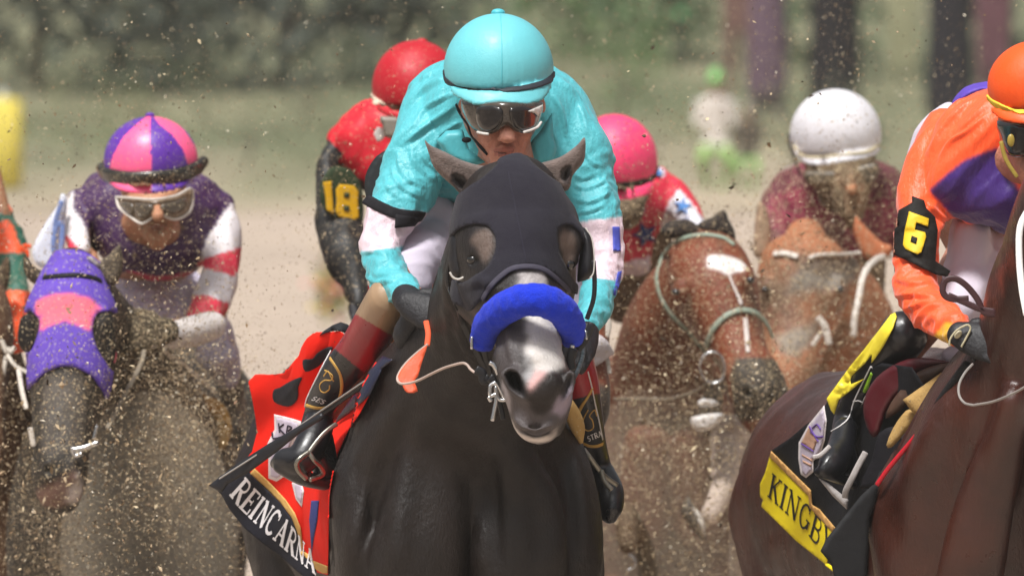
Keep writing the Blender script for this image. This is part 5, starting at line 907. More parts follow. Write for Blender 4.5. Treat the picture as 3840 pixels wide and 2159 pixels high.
Wp = [M('Z5', [(1390, 660), (1300, 800), (1235, 900), (1190, 1060), (1120, 1448), (1500, 1448), (1500, 660)]), M('Z5', [(440, 590), (380, 640), (350, 1100), (545, 960), (545, 880), (500, 770), (440, 690)])]
c = paint(V, F, '#41204f', [('#d3cdcf', Wp[0]), ('#d3cdcf', Wp[1]), ('#d8354c', M('Z5', [(1190, 1015), (1460, 925), (1460, 1075), (1400, 1100), (1190, 1040)])), ('#d8354c', M('Z5', [(1120, 1215), (1250, 1220), (1390, 1270), (1330, 1448), (1120, 1448)])), ('#d02c48', M('Z5', [(380, 850), (400, 860), (500, 960), (480, 1000), (380, 980)])), ('#c22f52', M('Z5', [(760, 1065), (960, 1105), (1170, 1070), (1170, 1100), (960, 1145), (760, 1100)]))])
s2 = mk('silks', (V, F), mat('mud_silk', rough=.6, bump=(20, .3), mud=.30, spk=130, mudc=('#54443c', '#c9bba6')), r2, c); tuck([o for o in r2.children if o.name.startswith('body')][0], bvh(V, F), lambda x, y, d: (x > 700) | (x < 420) | (y > 925), .3)
V, F = remesh([tb([(580, 1060, 4.9, 170, 130), (560, 1180, 4.75, 165, 120), (560, 1240, 4.7, 140, 100)], 4), tb([(640, 1100, 5.0, 130, 120), (750, 1200, 4.75, 100, 95), (810, 1290, 4.75, 75, 75), (850, 1410, 4.85, 52, 55)], 4), slab(M('Z6', [(1000, 300), (1110, 190), (1170, 240), (1215, 315), (1205, 350), (1100, 400), (1050, 380)]), 4.66, .05, 36, 14, rnd=2), tb([(500, 1100, 5.0, 120, 120), (400, 1200, 4.8, 90, 90), (340, 1400, 4.85, 50, 50)], 4)], .009, 3)
mk('breeches', (folds(V, F, .007, 12, (1, 0, .2), .3, 44), F), mat('mud_breeches', '#c9c2d6', rough=.8, mud=.25, mudc=('#6f6158', '#b7a68d')), r2)
mk('boot', remesh([tb([(860, 1420, 4.86, 50, 52), (880, 1530, 4.92, 46, 50), (885, 1620, 4.95, 40, 46)], 4), tb([(880, 1620, 4.9, 36, 40), (935, 1640, 4.8, 38, 42), (925, 1720, 4.72, 40, 40), (885, 1790, 4.7, 34, 30), (870, 1850, 4.72, 20, 20)], 4)], .007, 3), mat('mud_boot', '#8f8a82', rough=.9, mud=.55), r2)
mk('boot', remesh([tb([(330, 1420, 4.9, 50, 50), (290, 1620, 5, 40, 44), (240, 1700, 4.9, 36, 38)], 4)], .009, 2), mat('mud_boot'), r2)
mk('cuff', remesh([tb(sl_(zip(M('Z6', [(1085, 165), (1000, 190), (920, 210), (860, 215)]), (4.22, 4.16, 4.1, 4.06), (56, 60, 56, 52))), 4)], .006, 2), mat('wrist_wrap', '#cfc8c4', rough=.8, mud=.06, bump=(60, .3)), r2)
mg = mat('mud_glove', '#26231d', rough=.9, mud=.6)
glove(r2, *M('Z6', [(770, 200)])[0], 3.98, (-.8, -.1, -.5), (.1, .4, -1), -1, mg, 1.25, vox=.004)
glove(r2, *M('Z6', [(680, 170)])[0], 4.02, (.6, -.3, -.5), (.1, .4, -1), 1, mg, 1.15, vox=.004)
np2 = mk('number_patch', slab(M('Z5', [(372, 605), (402, 640), (395, 800), (385, 1000), (330, 1050), (240, 1050), (195, 980), (210, 900), (290, 760), (345, 680)]), 4.46, .01, 20, 12, rnd=2), mat('pale_patch', '#cdd0de', rough=.7, mud=.12), r2)
mk('number', join([line([q+(4.435,) for q in M('Z5', pl)], 9, 2) for pl in ([(372, 650), (345, 740), (330, 800)], [(335, 800), (320, 930), (345, 980)], [(340, 800), (375, 790), (370, 960)])]), mat('faded_blue', '#6f83b8', rough=.7, mud=.2), np2)
w2 = thing('riding_whip', 'muddy pale riding whip behind the white wrapped wrist', 'whip', P(*M('Z6', [(800, 290)])[0], 4.2), 'riding whips held by jockeys')
mk('shaft', line([q+(z, w) for q, z, w in zip(M('Z6', [(825, 292), (950, 370), (1100, 505)]), (4.15, 4.2, 4.3), (12, 9, 6))], 9), mat('dirty_strap'), w2)
mk('handle', line([q+(z,) for q, z in zip(M('Z6', [(760, 250), (825, 292)]), (4.05, 4.15))], 12), mat('mud_glove'), w2)
E2 = (566, 606, 4.3, 178, 170, 190)
cut2 = lambda x: 690+0*x
def col2(V):
    return paint(V, [(0, 1, 2)], '#6526a0', []) 
def hc2(V):
    x, y, d = inv(V); c = np.tile(hexc('#5b2a9c'), (len(V), 1)); f = d < 4.33
    c[f & inpoly(x, y, M('Z5', [(908, 120), (820, 190), (740, 270), (680, 380), (655, 470), (660, 640), (910, 640)]))] = hexc('#ff5f93'); c[f & inpoly(x, y, M('Z5', [(912, 120), (1010, 130), (1110, 220), (1180, 320), (1230, 440), (1140, 450), (1105, 340), (1040, 250), (960, 185)]))] = hexc('#ff5f93'); return c
h_, BH2 = helmet(r2, E2, cut2, M('Z5', [(650, 520), (760, 545), (910, 550), (1060, 540), (1160, 510), (1130, 560), (1040, 595), (910, 612), (780, 605), (690, 575)]), mat('helmet_quartered', rough=.4, bump=(100, .05), mud=.05, spk=200, coat=.2), col=hc2, knob=(M('Z5', [(905, 135)])[0][0], 432, 4.3, 18, 10, 18), sm_=mat('knob_purple', '#5b2a9c'))
mk('raised_goggles', strap(BH2, M('Z5', [(604, 440, 40), (640, 490, 60), (760, 515, 62), (900, 515, 64), (1060, 500, 62), (1190, 450, 58), (1236, 400, 40)]), 60, .012, .006, fb=4.3), mat('goggle_muddy', '#2b2823', rough=.25, mud=.25, coat=.4, var=.4), r2)
gp = mk('goggles', slab(M('Z5', [(700, 625), (800, 635), (930, 640), (1060, 620), (1150, 575), (1165, 640), (1140, 720), (1070, 760), (1010, 750), (955, 720), (900, 765), (850, 785), (780, 740), (720, 690)]), lambda x, y: 4.03+.000006*(x-585)**2, .014, 14, 9, .04, rnd=2), mat('goggle_brown', '#85705a', rough=.3, mud=.25, spec=.5), r2)
mk('rim', line([(x, y, float(4.008+.000006*(x-585)**2)) for x, y in M('Z5', [(700, 625), (800, 632), (930, 640), (1060, 618), (1150, 575), (1165, 640), (1140, 720), (1070, 760), (1010, 750), (955, 720), (900, 765), (850, 785), (780, 740), (720, 690), (700, 625)])], 5), mat('goggle_rim', '#cfc6bc', rough=.35, mud=.08), gp)
mk('lens', slab(M('Z5', [(815, 665), (900, 668), (930, 690), (900, 730), (850, 752), (815, 720)]), lambda x, y: 3.998+.000006*(x-585)**2, .004, 8, 8, rnd=2), mat('lens_muddy', '#4d4338', rough=.15, mud=.25, coat=.5), gp)
mk('lens', slab(M('Z5', [(980, 670), (1050, 655), (1120, 630), (1130, 680), (1070, 728), (1010, 725), (965, 695)]), lambda x, y: 3.998+.000006*(x-585)**2, .004, 8, 8, rnd=2), mat('lens_muddy'), gp)
mk('lens', slab(M('Z5', [(725, 660), (800, 665), (800, 730), (755, 715)]), lambda x, y: 4.0+.000006*(x-585)**2, .004, 8, 8, rnd=2), mat('lens_muddy'), gp)

# ================================================================ far left rider and horse, mostly outside the frame
q7 = P(-120, 1500, 5.4); r7 = thing('person', 'jockey in orange and green sleeve cut off by the left edge', 'person', tuple(q7), 'jockeys riding in the race')
V, F = remesh([slab([(-330, 520), (-180, 560), (-40, 600), (20, 720), (40, 850), (-20, 1000), (-200, 1040), (-380, 900)], 5.3, .12, 100, 22, .1, rnd=2), tb(sl_(zip(M('Z5', [(-60, 600), (-10, 760), (60, 900), (80, 1060), (105, 1200), (100, 1300)]), (5.25, 5.2, 5.15, 5.1, 5.0, 4.95), (50, 58, 60, 50, 44, 38))), 4)], .009, 3)
V = folds(V, F, .006, 12, (1, 0, .3), .3, 51)
c = paint(V, F, '#ff6030', [('#1f5a48', lambda x, y, d, N: (y > 948) & (y < 1090)), ('#1f5a48', M('Z5', [(-50, 690), (40, 730), (110, 700), (190, 930), (130, 930), (60, 760), (-50, 790)])), ('#1f5a48', lambda x, y, d, N: (y > 1146) & (y < 1172))])
mk('silks', (V, F), mat('mud_silk'), r7, c)
mk('body', remesh([ell(-190, 640, 5.0, 105, 125, 130), tb([(-190, 640, 5.1, 70, 70), (-170, 800, 5.3, 130, 80), (-140, 1000, 5.7, 150, 110)], 4), tb([(-40, 640, 5.25, 44, 44), (60, 1040, 5.1, 34, 34), (50, 1200, 4.95, 26, 26)], 4), tb([(-140, 1050, 5.8, 110, 110), (-20, 1150, 5.4, 70, 70), (0, 1450, 5.5, 40, 40)], 4)], .012, 2), mat('mud_skin_plain', '#9a6848', rough=.6, mud=.4), r7)
helmet(r7, (-190, 560, 5.0, 150, 150, 160), lambda x: 620+0*x, [(-330, 600), (-190, 640), (-50, 600), (-80, 660), (-190, 690), (-300, 660)], mat('helmet_green', '#1f6a50', rough=.5), vox=.008)
mk('ribbon', join([line([q+(5.0,) for q in M('Z5', pl)], 8, 3) for pl in ([(120, 950), (150, 920), (185, 925)], [(130, 940), (160, 950), (165, 990)])]), mat('orange_ribbon', '#f0562a', rough=.7), r7)
glove(r7, *M('Z5', [(80, 1380)])[0], 4.85, (.1, -.8, -.5), (.3, .2, -1), 1, mat('orange_glove', '#f0562a', rough=.7, mud=.1), 1.0, vox=.005)
p8 = P(-150, 2000, 5.5); h8 = thing('race_horse', 'brown horse with white bridle cut off by the left edge', 'horse', (p8[0], p8[1], 0), 'race horses galloping towards the camera')
gs = [tb([(-60, 1060, 4.8, 60, 90), (-70, 1150, 4.75, 110, 130), (-70, 1260, 4.7, 125, 140), (-65, 1400, 4.65, 100, 120), (-55, 1560, 4.55, 75, 90), (-50, 1700, 4.5, 72, 85), (-50, 1780, 4.5, 50, 60)], 4, ex=2.3, n=24), tb([(-60, 1150, 4.9, 90, 120), (-90, 1500, 5.2, 220, 200), (-120, 1900, 5.4, 330, 250), (-120, 2400, 5.6, 320, 240)], 4), tb([(60, 1600, 5.3, 90, 90), (80, 1900, 5.3, 120, 110), (60, 2300, 5.4, 110, 110)], 3)]+trunk(-130, 1850, 5.5, -.1)
V, F = remesh(gs, .012, 3); mk('body', (V, F), mudcoat, h8, paint(V, F, '#5a3f2c', [])); 
ear(h8, [(-120, 1100), (-150, 1010), (-130, 960), (-90, 1010), (-80, 1090)], None, 4.8, 4.8, (-130, 960), '#4a382a', m=mudear); ear(h8, [(-20, 1090), (0, 1000), (30, 960), (40, 1020), (20, 1100)], None, 4.8, 4.8, (30, 960), '#4a382a', m=mudear)
mkj('bridle', ([line([q+(z,) for q, z in zip(M('X4', pl), zz)], w, 4) for pl, zz, w in (([(5, 670), (30, 720), (60, 700)], (4.6, 4.6, 4.62), 9), ([(10, 830), (20, 760), (35, 700)], (4.6, 4.6, 4.62), 8), ([(30, 730), (60, 770), (110, 800)], (4.6, 4.55, 4.5), 7), ([(78, 790), (85, 860), (105, 940)], (4.5, 4.48, 4.46), 9))]), mat('dirty_strap'), h8)

# ================================================================ red rider 18 and the brown horse whose face shows right of the blue roll
p3 = P(1800, 2000, 4.2); h3 = thing('race_horse', 'brown horse with fleecy white noseband, face seen between main horse and chestnut', 'horse', (p3[0], p3[1], 0), 'race horses galloping towards the camera')
gs = [tb([(2170, 960, 2.9, 60, 90), (2190, 1050, 2.85, 88, 110), (2200, 1150, 2.82, 92, 115), (2206, 1280, 2.78, 80, 100), (2212, 1380, 2.74, 70, 88), (2222, 1470, 2.7, 68, 82), (2232, 1540, 2.7, 56, 66), (2236, 1580, 2.72, 36, 50)], 4, ex=2.3, n=24), tb([(2160, 1080, 3.0, 90, 120), (2050, 1400, 3.4, 190, 190), (1900, 1750, 3.8, 290, 240), (1830, 2100, 4.0, 350, 250), (1830, 2450, 4.2, 330, 240)], 4, n=28)]+trunk(1820, 1950, 4.0, -.1, .96)
V, F = remesh(gs, .010, 3); V = dent(V, [(2278, 1465), (2295, 1465), (2300, 1495), (2280, 1500)], .02, 8, inv(V)[2] < 2.8)
mk('body', (V, F), coatmat('brown_coat', .25), h3, paint(V, F, '#7a4530', [('#4a4038', lambda x, y, d, N: (d < 2.9) & (y > 1440)), ('#151210', lambda x, y, d, N: inpoly(x, y, [(2274, 1462), (2298, 1462), (2304, 1495), (2276, 1500)]) & (d < 2.9))], jit=10, blur=2)); B3 = bvh(V, F)
fl = mat('white_fleece', '#cfc6c6', rough=.95, bump=(120, .6), mud=.1)
mk('noseband', remesh([tb([(2150, 1310, 2.68, 30, 26), (2200, 1290, 2.64, 46, 34), (2245, 1300, 2.66, 42, 34), (2290, 1322, 2.72, 14, 16)], 4), tb([(2160, 1370, 2.68, 26, 24), (2215, 1350, 2.65, 30, 28), (2270, 1330, 2.7, 18, 18)], 4)], .006, 2), fl, h3)
mkj('bridle', ([line([(2272, 1165, 2.72, 3), (2282, 1215, 2.72, 12), (2278, 1262, 2.72, 8)], 8, 4), line([(2278, 1345, 2.7), (2286, 1400, 2.68)], 8, 4)]), mat('dirty_strap'), h3)
for s, pl in ((0, [(2110, 980), (2100, 900), (2120, 850), (2150, 900), (2150, 970)]), (1, [(2200, 970), (2210, 900), (2240, 860), (2245, 920), (2230, 980)])): ear(h3, pl, None, 2.95, 2.95, pl[2], '#4a2f22', m=mudear)
q3 = P(1600, 1500, 4.8); r3 = thing('person', 'jockey in red and black with a red helmet and number 18 arm patch', 'person', tuple(q3), 'jockeys riding in the race')
mk('body', remesh([ell(1570, 420, 4.5, 115, 130, 130), tb([(1590, 440, 4.45, 90, 100), (1610, 520, 4.4, 50, 60)], 3), tb([(1570, 470, 4.6, 80, 80), (1560, 640, 4.8, 170, 100), (1580, 850, 5.2, 170, 130)], 4), tb([(1280, 520, 4.75, 40, 40), (1225, 700, 4.7, 36, 36), (1260, 950, 4.6, 40, 40), (1340, 1120, 4.4, 24, 26)], 4), tb([(1600, 900, 5.3, 110, 110), (1500, 1100, 5.0, 70, 70), (1500, 1400, 5.1, 40, 40)], 4)], .009, 2), mat('mud_skin_plain'), r3)
V, F = remesh([slab(M('Y3', [(385, 345), (300, 385), (210, 470), (165, 550), (200, 640), (240, 720), (340, 800), (450, 860), (700, 900), (900, 700), (850, 450), (600, 350)]), lambda x, y: 4.75+.0000004*(x-1600)**2, .12, 110, 20, .12, rnd=2), tb(sl_(zip(M('Y3', [(230, 540), (175, 660), (160, 780), (205, 920), (232, 1030), (262, 1130), (300, 1260), (322, 1370)]), (4.75, 4.72, 4.68, 4.62, 4.56, 4.5, 4.45, 4.4), (30, 34, 40, 70, 92, 86, 56, 28))), 4, n=24)], .008, 3)
V = folds(V, F, .008, 9, (.4, 0, 1), .25, 61)
c = paint(V, F, '#d3142a', [('#1d1c1b', M('Y3', [(165, 550), (245, 630), (225, 660), (260, 720), (345, 760), (420, 900), (420, 1500), (40, 1500), (40, 600)])), ('#d98a86', M('Y3', [(460, 590), (530, 530), (560, 560), (480, 620)]))])
mk('silks', (V, F), mat('mud_silk_light', rough=.6, bump=(20, .3), mud=.16, spk=150), r3, c); BS3 = bvh(V, F); tuck([o for o in r3.children if o.name.startswith('body')][0], BS3, lambda x, y, d: (x < 1440) | (y > 650), .3)
n3 = mk('number_patch', slab(M('Y3', [(185, 695), (240, 690), (290, 712), (330, 770), (345, 850), (345, 960), (300, 985), (240, 965), (170, 925), (135, 870), (130, 790), (150, 740)]), lambda x, y: 4.53+.00022*(x-1280), .008, 12, 12, .04, rnd=2), mat('patch_green', '#2e3a26', rough=.8, mud=.12), r3)
zf = lambda o: (lambda x, y: 4.53+.00022*(x-1280)-o)
mk('number', join([slab(M('Y3', [(146, 768), (188, 762), (192, 820), (200, 925), (164, 905), (158, 830)]), zf(.014), .003, None, 8), slab(M('Y3', [(228, 778), (300, 785), (322, 815), (318, 860), (324, 940), (300, 958), (226, 940), (208, 912), (214, 870), (210, 805)]), zf(.014), .003, None, 8)]), mat('number_gold', '#c99a12', rough=.7, mud=.08), n3)
mk('number_counter', join([slab(M('Y3', [(250, 818), (278, 820), (276, 845), (250, 842)]), zf(.018), .002, None, 8), slab(M('Y3', [(248, 882), (278, 885), (276, 912), (248, 908)]), zf(.018), .002, None, 8)]), mat('patch_green'), n3)
mk('cuff', remesh([tb([(1355, 1075, 4.5, 24, 26), (1385, 1110, 4.45, 30, 30), (1400, 1150, 4.4, 24, 26)], 3)], .007, 2), mat('red_cuff', '#c8283a', rough=.7, mud=.15), r3)
mk('glove', remesh([tb([(1325, 1150, 4.4, 20, 22), (1330, 1175, 4.38, 22, 22)], 3)]+[tb([(1318+i*9, 1180, 4.38, 6, 6), (1320+i*9, 1200, 4.34, 6, 6), (1326+i*8, 1204, 4.30, 5, 5)], 3) for i in range(5)], .004, 1), glm, r3)
helmet(r3, (*M('Y3', [(606, 298)])[0], 4.5, 166, 176, 180), lambda x: 395+.0*x, M('Y3', [(395, 360), (460, 400), (606, 420), (760, 400), (750, 440), (680, 465), (560, 462), (450, 440), (410, 410)]), mat('helmet_red', '#b50f22', rough=.5, mud=.03, bump=(150, .15)), band=M('Y3', [(385, 340), (410, 372), (480, 392), (606, 402), (740, 380), (820, 330)]), bm=mat('band_cream', '#d3c6b0', rough=.7), bw=30, knob=(M('Y3', [(635, 72)])[0][0], M('Y3', [(0, 72)])[0][1], 4.5, 20, 10, 20))
mk('goggles', slab(M('Y3', [(430, 440), (560, 455), (640, 470), (620, 530), (540, 520), (510, 550), (455, 545), (440, 490)]), 4.37, .012, 12, 9, .05, rnd=2), mat('goggle_grey', '#7d766c', rough=.3, mud=.2), r3)
mk('bib_mark', slab(M('Y3', [(395, 530), (415, 495), (440, 500), (455, 540), (440, 560), (415, 570)]), 4.52, .01, None, 8), mat('mud_white', '#cfc9c4', rough=.7), r3)

# ================================================================ chestnut horse with a white star, rider in pink
chest = coatmat('chestnut_coat', .38, .55)
p5 = P(2560, 2000, 6); h5 = thing('race_horse', 'chestnut horse with white star and grey-green bridle, head turned down to the right', 'horse', (p5[0], p5[1], 0), 'race horses galloping towards the camera')
HS5 = [(2612, 890, 80, 100, 5.3), (2640, 960, 135, 150, 5.28), (2670, 1050, 160, 180, 5.24), (2705, 1150, 150, 180, 5.2), (2745, 1250, 118, 150, 5.15), (2785, 1340, 98, 125, 5.1), (2825, 1430, 112, 125, 5.05), (2850, 1500, 112, 120, 5.03), (2862, 1565, 92, 100, 5.03), (2864, 1600, 60, 80, 5.04)]
gs = [tb([(x, y, d, a, b) for x, y, a, b, d in HS5], 4, ex=2.3, n=26, cap=.35), ell(2560, 1090, 5.12, 40, 55, 40, 15), ell(2790, 1050, 5.12, 40, 55, 40, 15), rim([(2790, 1440), (2780, 1470), (2800, 1500), (2825, 1470)], 4.93, 12), rim([(2900, 1430), (2912, 1465), (2900, 1490), (2885, 1460)], 4.93, 11),
  tb([(2600, 1000, 5.4, 110, 140), (2540, 1200, 5.55, 190, 190), (2510, 1450, 5.75, 240, 220), (2500, 1750, 5.9, 310, 250), (2500, 2050, 6.0, 350, 260), (2510, 2450, 6.1, 330, 240)], 4, n=28), tb([(2430, 1650, 5.6, 90, 60), (2400, 2000, 5.65, 110, 70)], 3), tb([(2600, 1650, 5.6, 90, 60), (2640, 2000, 5.65, 110, 70)], 3)]+trunk(2510, 1880, 6.0, -.05, .98)
V5, F5 = remesh(gs, .0075, 3); V5 = dent(V5, [(2795, 1445), (2785, 1470), (2802, 1495), (2820, 1470)], .03, 12, inv(V5)[2] < 5.1)
fc = lambda pl: (lambda x, y, d, N: inpoly(x, y, pl) & (d < 5.35))
c = paint(V5, F5, '#6e3620', [('#3a3228', fc(M('Z8', [(870, 420), (900, 330), (1140, 330), (1180, 420), (1150, 640), (900, 660)]))), ('#5b4a3a', fc(M('Z8', [(720, 330), (840, 330), (880, 620), (740, 620)]))), ('#161310', fc([(2788, 1440), (2778, 1470), (2800, 1502), (2826, 1470), (2815, 1440)])), ('#161310', fc([(2897, 1430), (2912, 1465), (2900, 1490), (2885, 1460)])),
  ('#e2dcd8', fc(M('Z7', [(648, 1105), (700, 1092), (770, 1100), (850, 1130), (868, 1160), (850, 1180), (800, 1190), (770, 1205), (730, 1180), (660, 1160)]))), ], jit=3, blur=1)
mk('body', (V5, F5), chest, h5, c); B5 = bvh(V5, F5)
for pl in (M('Z7', [(765, 1190), (775, 1190), (800, 1250), (830, 1310), (850, 1360), (832, 1368), (812, 1310), (785, 1250)]), M('Z8', [(940, 125), (962, 125), (970, 200), (974, 300), (954, 305), (944, 200)])): mk('white_stripe', slab(pl, drape(B5, .002), .001, None, 9), mat('white_hair', '#d2c8c2', rough=.8), [o for o in h5.children][0])
gst = mat('green_strap', '#8c9a8a', rough=.6, mud=.15)
mkj('bridle', ([strap(B5, M('Z7', [(378, 1230), (388, 1170), (425, 1080), (500, 1015), (620, 985), (740, 1000), (800, 1040)]), 20, .004, .006, fb=5.2), strap(B5, M('Z8', [(745, 290), (775, 200), (830, 130), (890, 95), (950, 85), (1020, 110), (1065, 165), (1090, 225)]), 22, .004, .006, fb=5.0), strap(B5, M('Z7', [(378, 1230), (400, 1320), (460, 1420), (540, 1500)])+M('Z8', [(690, 230), (745, 300)]), 16, .003, .006, fb=5.1)]), gst, h5)
mk('bit', join([ring(M('Z8', [(735, 320), (780, 300), (825, 320), (845, 380), (830, 440), (780, 460), (735, 430), (715, 375)]), 5, 4.98)]), metal, h5)
mk('rein', join([line([q+(z,) for q, z in zip(M('Z8', [(280, 540), (420, 540), (560, 540), (700, 500), (760, 450)]), (5.5, 5.4, 5.25, 5.1, 5.0))], 6, 3)]), mudstrap, h5)
mudd = mat('mud_mane', rough=.95, bump=(60, .6), mud=.2)
ear(h5, M('Z7', [(400, 960), (440, 915), (540, 900), (600, 930), (640, 985), (540, 1000), (480, 1010), (420, 990)]), None, 5.25, 5.25, M('Z7', [(400, 960)])[0], '#332d2b', m=mudd, th=.03)
ear(h5, M('Z7', [(600, 930), (680, 890), (745, 848), (770, 900), (802, 960), (805, 1030), (740, 995), (640, 985)]), None, 5.25, 5.25, M('Z7', [(745, 848)])[0], '#332d2b', m=mudd, th=.03)
eyes(h5, [(2535, 1095, 5.08), (2812, 1050, 5.1)], 17)
# raised hooves of the chestnut
mk('raised_hoof', remesh([tb([(2345, 1925, 5.2, 46, 50), (2350, 1960, 5.15, 44, 50), (2355, 2040, 5.12, 36, 44)], 3), tb([(2355, 1930, 5.25, 40, 46), (2420, 2060, 5.5, 36, 44), (2440, 2250, 5.7, 50, 60)], 3)], .008, 2), mat('mud_dark_coat_plain', '#5c4a3a', rough=.8, mud=.5), h5)
mk('horseshoe', line([(x, y, 5.06) for x, y in M('Y5', [(410, 1240), (450, 1265), (468, 1310), (455, 1360), (400, 1390)])], 5), metal, h5)
# rider 4
q4 = P(2350, 1300, 6.5); r4 = thing('person', 'jockey with bright pink helmet and blue stars on red and white silks', 'person', tuple(q4), 'jockeys riding in the race')
mk('body', remesh([ell(2330, 690, 6.15, 112, 130, 130), tb([(2345, 720, 6.05, 90, 100), (2350, 800, 6.0, 60, 70)], 3), tb([(2330, 760, 6.3, 80, 80), (2360, 900, 6.5, 160, 100), (2380, 1100, 6.9, 160, 120)], 4), tb([(2560, 760, 6.4, 40, 40), (2620, 880, 6.3, 34, 34), (2560, 1050, 6.0, 28, 28)], 4), tb([(2400, 1100, 6.9, 100, 100), (2560, 1200, 6.6, 60, 60), (2640, 1450, 6.7, 36, 36)], 4)], .01, 2), mat('mud_face', '#5a4434', rough=.8, mud=.7), r4)
V, F = remesh([slab(M('Z7', [(385, 615), (450, 655), (520, 740), (520, 880), (400, 960), (345, 1100), (330, 1190), (190, 1200), (60, 1150), (0, 900), (60, 700), (200, 600)]), lambda x, y: 6.4+.0000005*(x-2340)**2, .10, 90, 20, .12, rnd=2), tb(sl_(zip(M('Z7', [(430, 720), (500, 800), (560, 880), (600, 1000)]), (6.4, 6.35, 6.3, 6.2), (50, 58, 50, 40))), 4)], .009, 3)
V = folds(V, F, .007, 10, (.3, 0, 1), .25, 71)
c = paint(V, F, '#c81c3c', [('#d6d6de', M('Z7', [(500, 735), (560, 800), (680, 960), (500, 1000), (400, 940), (410, 900), (450, 800)])), ('#d8cdd8', M('Z7', [(190, 1140), (345, 1100), (350, 1250), (190, 1250)])), ('#d0ccdc', M('Z7', [(380, 600), (430, 640), (420, 680), (385, 670)]))])
s4 = mk('silks', (V, F), mat('mud_silk_light'), r4, c); BS4 = bvh(V, F); tuck([o for o in r4.children if o.name.startswith('body')][0], BS4, lambda x, y, d: (x > 2470) | (y > 900), .3)
def star(cx, cy, r, rot): return [(cx+(r if i % 2 == 0 else r*.42)*math.sin(R(rot+i*36)), cy-(r if i % 2 == 0 else r*.42)*math.cos(R(rot+i*36))) for i in range(10)]
for (zx, zy, r_, rt) in ((520, 830, 36, 8), (318, 985, 52, -20), (392, 650, 18, 20), (540, 905, 16, 30)):
    X_, Y_ = M('Z7', [(zx, zy)])[0]; mk('star', slab(star(X_, Y_, r_, rt), lambda x, y: hitd(BS4, x, y, .008, 6.3), .002, None, 7), mat('star_blue' if zy < 900 else 'star_navy', '#4f84c4' if zy < 900 else '#273a70', rough=.7, mud=.12), s4)
helmet(r4, (*M('Z7', [(150, 585)])[0], 6.15, 163, 176, 175), lambda x: M('Z7', [(0, 725)])[0][1]+0*x, M('Z7', [(-60, 700), (60, 735), (180, 735), (300, 715), (368, 690), (345, 765), (270, 795), (160, 808), (40, 800), (-40, 760)]), mat('helmet_pink', '#f03f70', rough=.5, mud=.03, spk=260, bump=(150, .1)), band=M('Z7', [(-80, 640), (0, 690), (140, 716), (260, 706), (360, 675), (388, 620)]), bm=mat('band_muddy', '#23201b', rough=.7, mud=.3), bw=26)
mk('goggles', slab(M('Z7', [(170, 812), (290, 800), (320, 840), (290, 900), (240, 890), (190, 900), (160, 860)]), 6.02, .012, 12, 9, .05, rnd=2), mat('goggle_muddy'), r4)
mk('boot', remesh([tb(sl_(zip(M('Z8', [(800, 480), (780, 560), (760, 640)]), (5.6, 5.4, 5.28), (34, 40, 40))), 3)], .008, 2), mat('mud_boot_dark', '#4a443c', rough=.8, mud=.4), r4)
mk('boot_sole', join([slab(M('Z8', [(668, 650), (690, 630), (770, 615), (840, 612), (835, 640), (790, 685), (740, 705), (690, 700)]), 5.2, .02, 12, 10, rnd=2), slab(M('Z8', [(705, 560), (730, 538), (790, 545), (820, 572), (720, 580)]), 5.22, .015, 8, 9, rnd=2)]), mat('sole_white', '#dedad6', rough=.6, mud=.03), r4)

# ================================================================ light brown horse with white bridle, rider in white helmet
lb = coatmat('light_brown_coat', .45, .65)
pA = P(3100, 1900, 7); h9 = thing('race_horse', 'light brown muddy horse with white bridle in front of the white helmet', 'horse', (pA[0], pA[1], 0), 'race horses galloping towards the camera')
gs = [tb([(3020, 900, 6.3, 80, 100), (3015, 960, 6.28, 150, 160), (3010, 1050, 6.24, 175, 185), (3000, 1150, 6.2, 165, 180), (2985, 1250, 6.15, 130, 150), (2970, 1350, 6.1, 108, 130), (2960, 1450, 6.05, 105, 120), (2955, 1520, 6.05, 80, 100)], 4, ex=2.3, n=26), tb([(3060, 1000, 6.4, 120, 140), (3140, 1200, 6.6, 210, 200), (3150, 1500, 6.8, 280, 230), (3110, 1850, 6.95, 340, 250), (3100, 2300, 7.0, 330, 240)], 4, n=28), ell(2880, 1080, 6.13, 38, 50, 40), ell(3140, 1080, 6.13, 38, 50, 40)]+trunk(3100, 1750, 7, .05, .98)
V9, F9 = remesh(gs, .011, 3)
f9 = lambda pl: (lambda x, y, d, N: inpoly(x, y, pl) & (d < 6.5))
c = paint(V9, F9, '#9a6040', [('#6d4434', f9(M('X6', [(130, 480), (500, 640), (620, 860), (380, 980), (300, 860), (180, 760)]))), ('#4a3a34', f9(M('X6', [(560, 420), (1030, 400), (1000, 520), (880, 640), (640, 620), (560, 520)]))), ('#8c8780', f9(M('X6', [(510, 560), (590, 500), (740, 560), (900, 520), (1010, 540), (860, 660), (640, 640), (500, 700)]))), ('#857b70', f9(M('X6', [(400, 980), (700, 860), (720, 940), (620, 1080), (500, 1150), (420, 1080)])))], jit=16, blur=4)
mk('body', (V9, F9), lb, h9, c); B9 = bvh(V9, F9)
wst = mat('muddy_white_strap', '#d5cdc3', rough=.6, mud=.12)
mkj('bridle', ([line([q+(z,) for q, z in zip(M('X6', [(1262, 400), (1150, 420), (1075, 480), (1030, 570), (1005, 700), (975, 850), (965, 980)]), (6.3, 6.2, 6.1, 6.05, 6.02, 6.0, 6.0))], 12, 6), strap(B9, M('X6', [(640, 420), (720, 395), (880, 392), (1030, 380)]), 12, .004, .012, fb=6), strap(B9, M('X6', [(390, 390), (470, 385), (560, 410)]), 22, .004, .012, fb=6), line([q+(5.9,) for q in M('X6', [(710, 850), (760, 920), (790, 1040)])], 13, 6), line([q+(5.92,) for q in M('X6', [(740, 950), (690, 1020), (670, 1050)])], 9, 5)]), wst, h9)
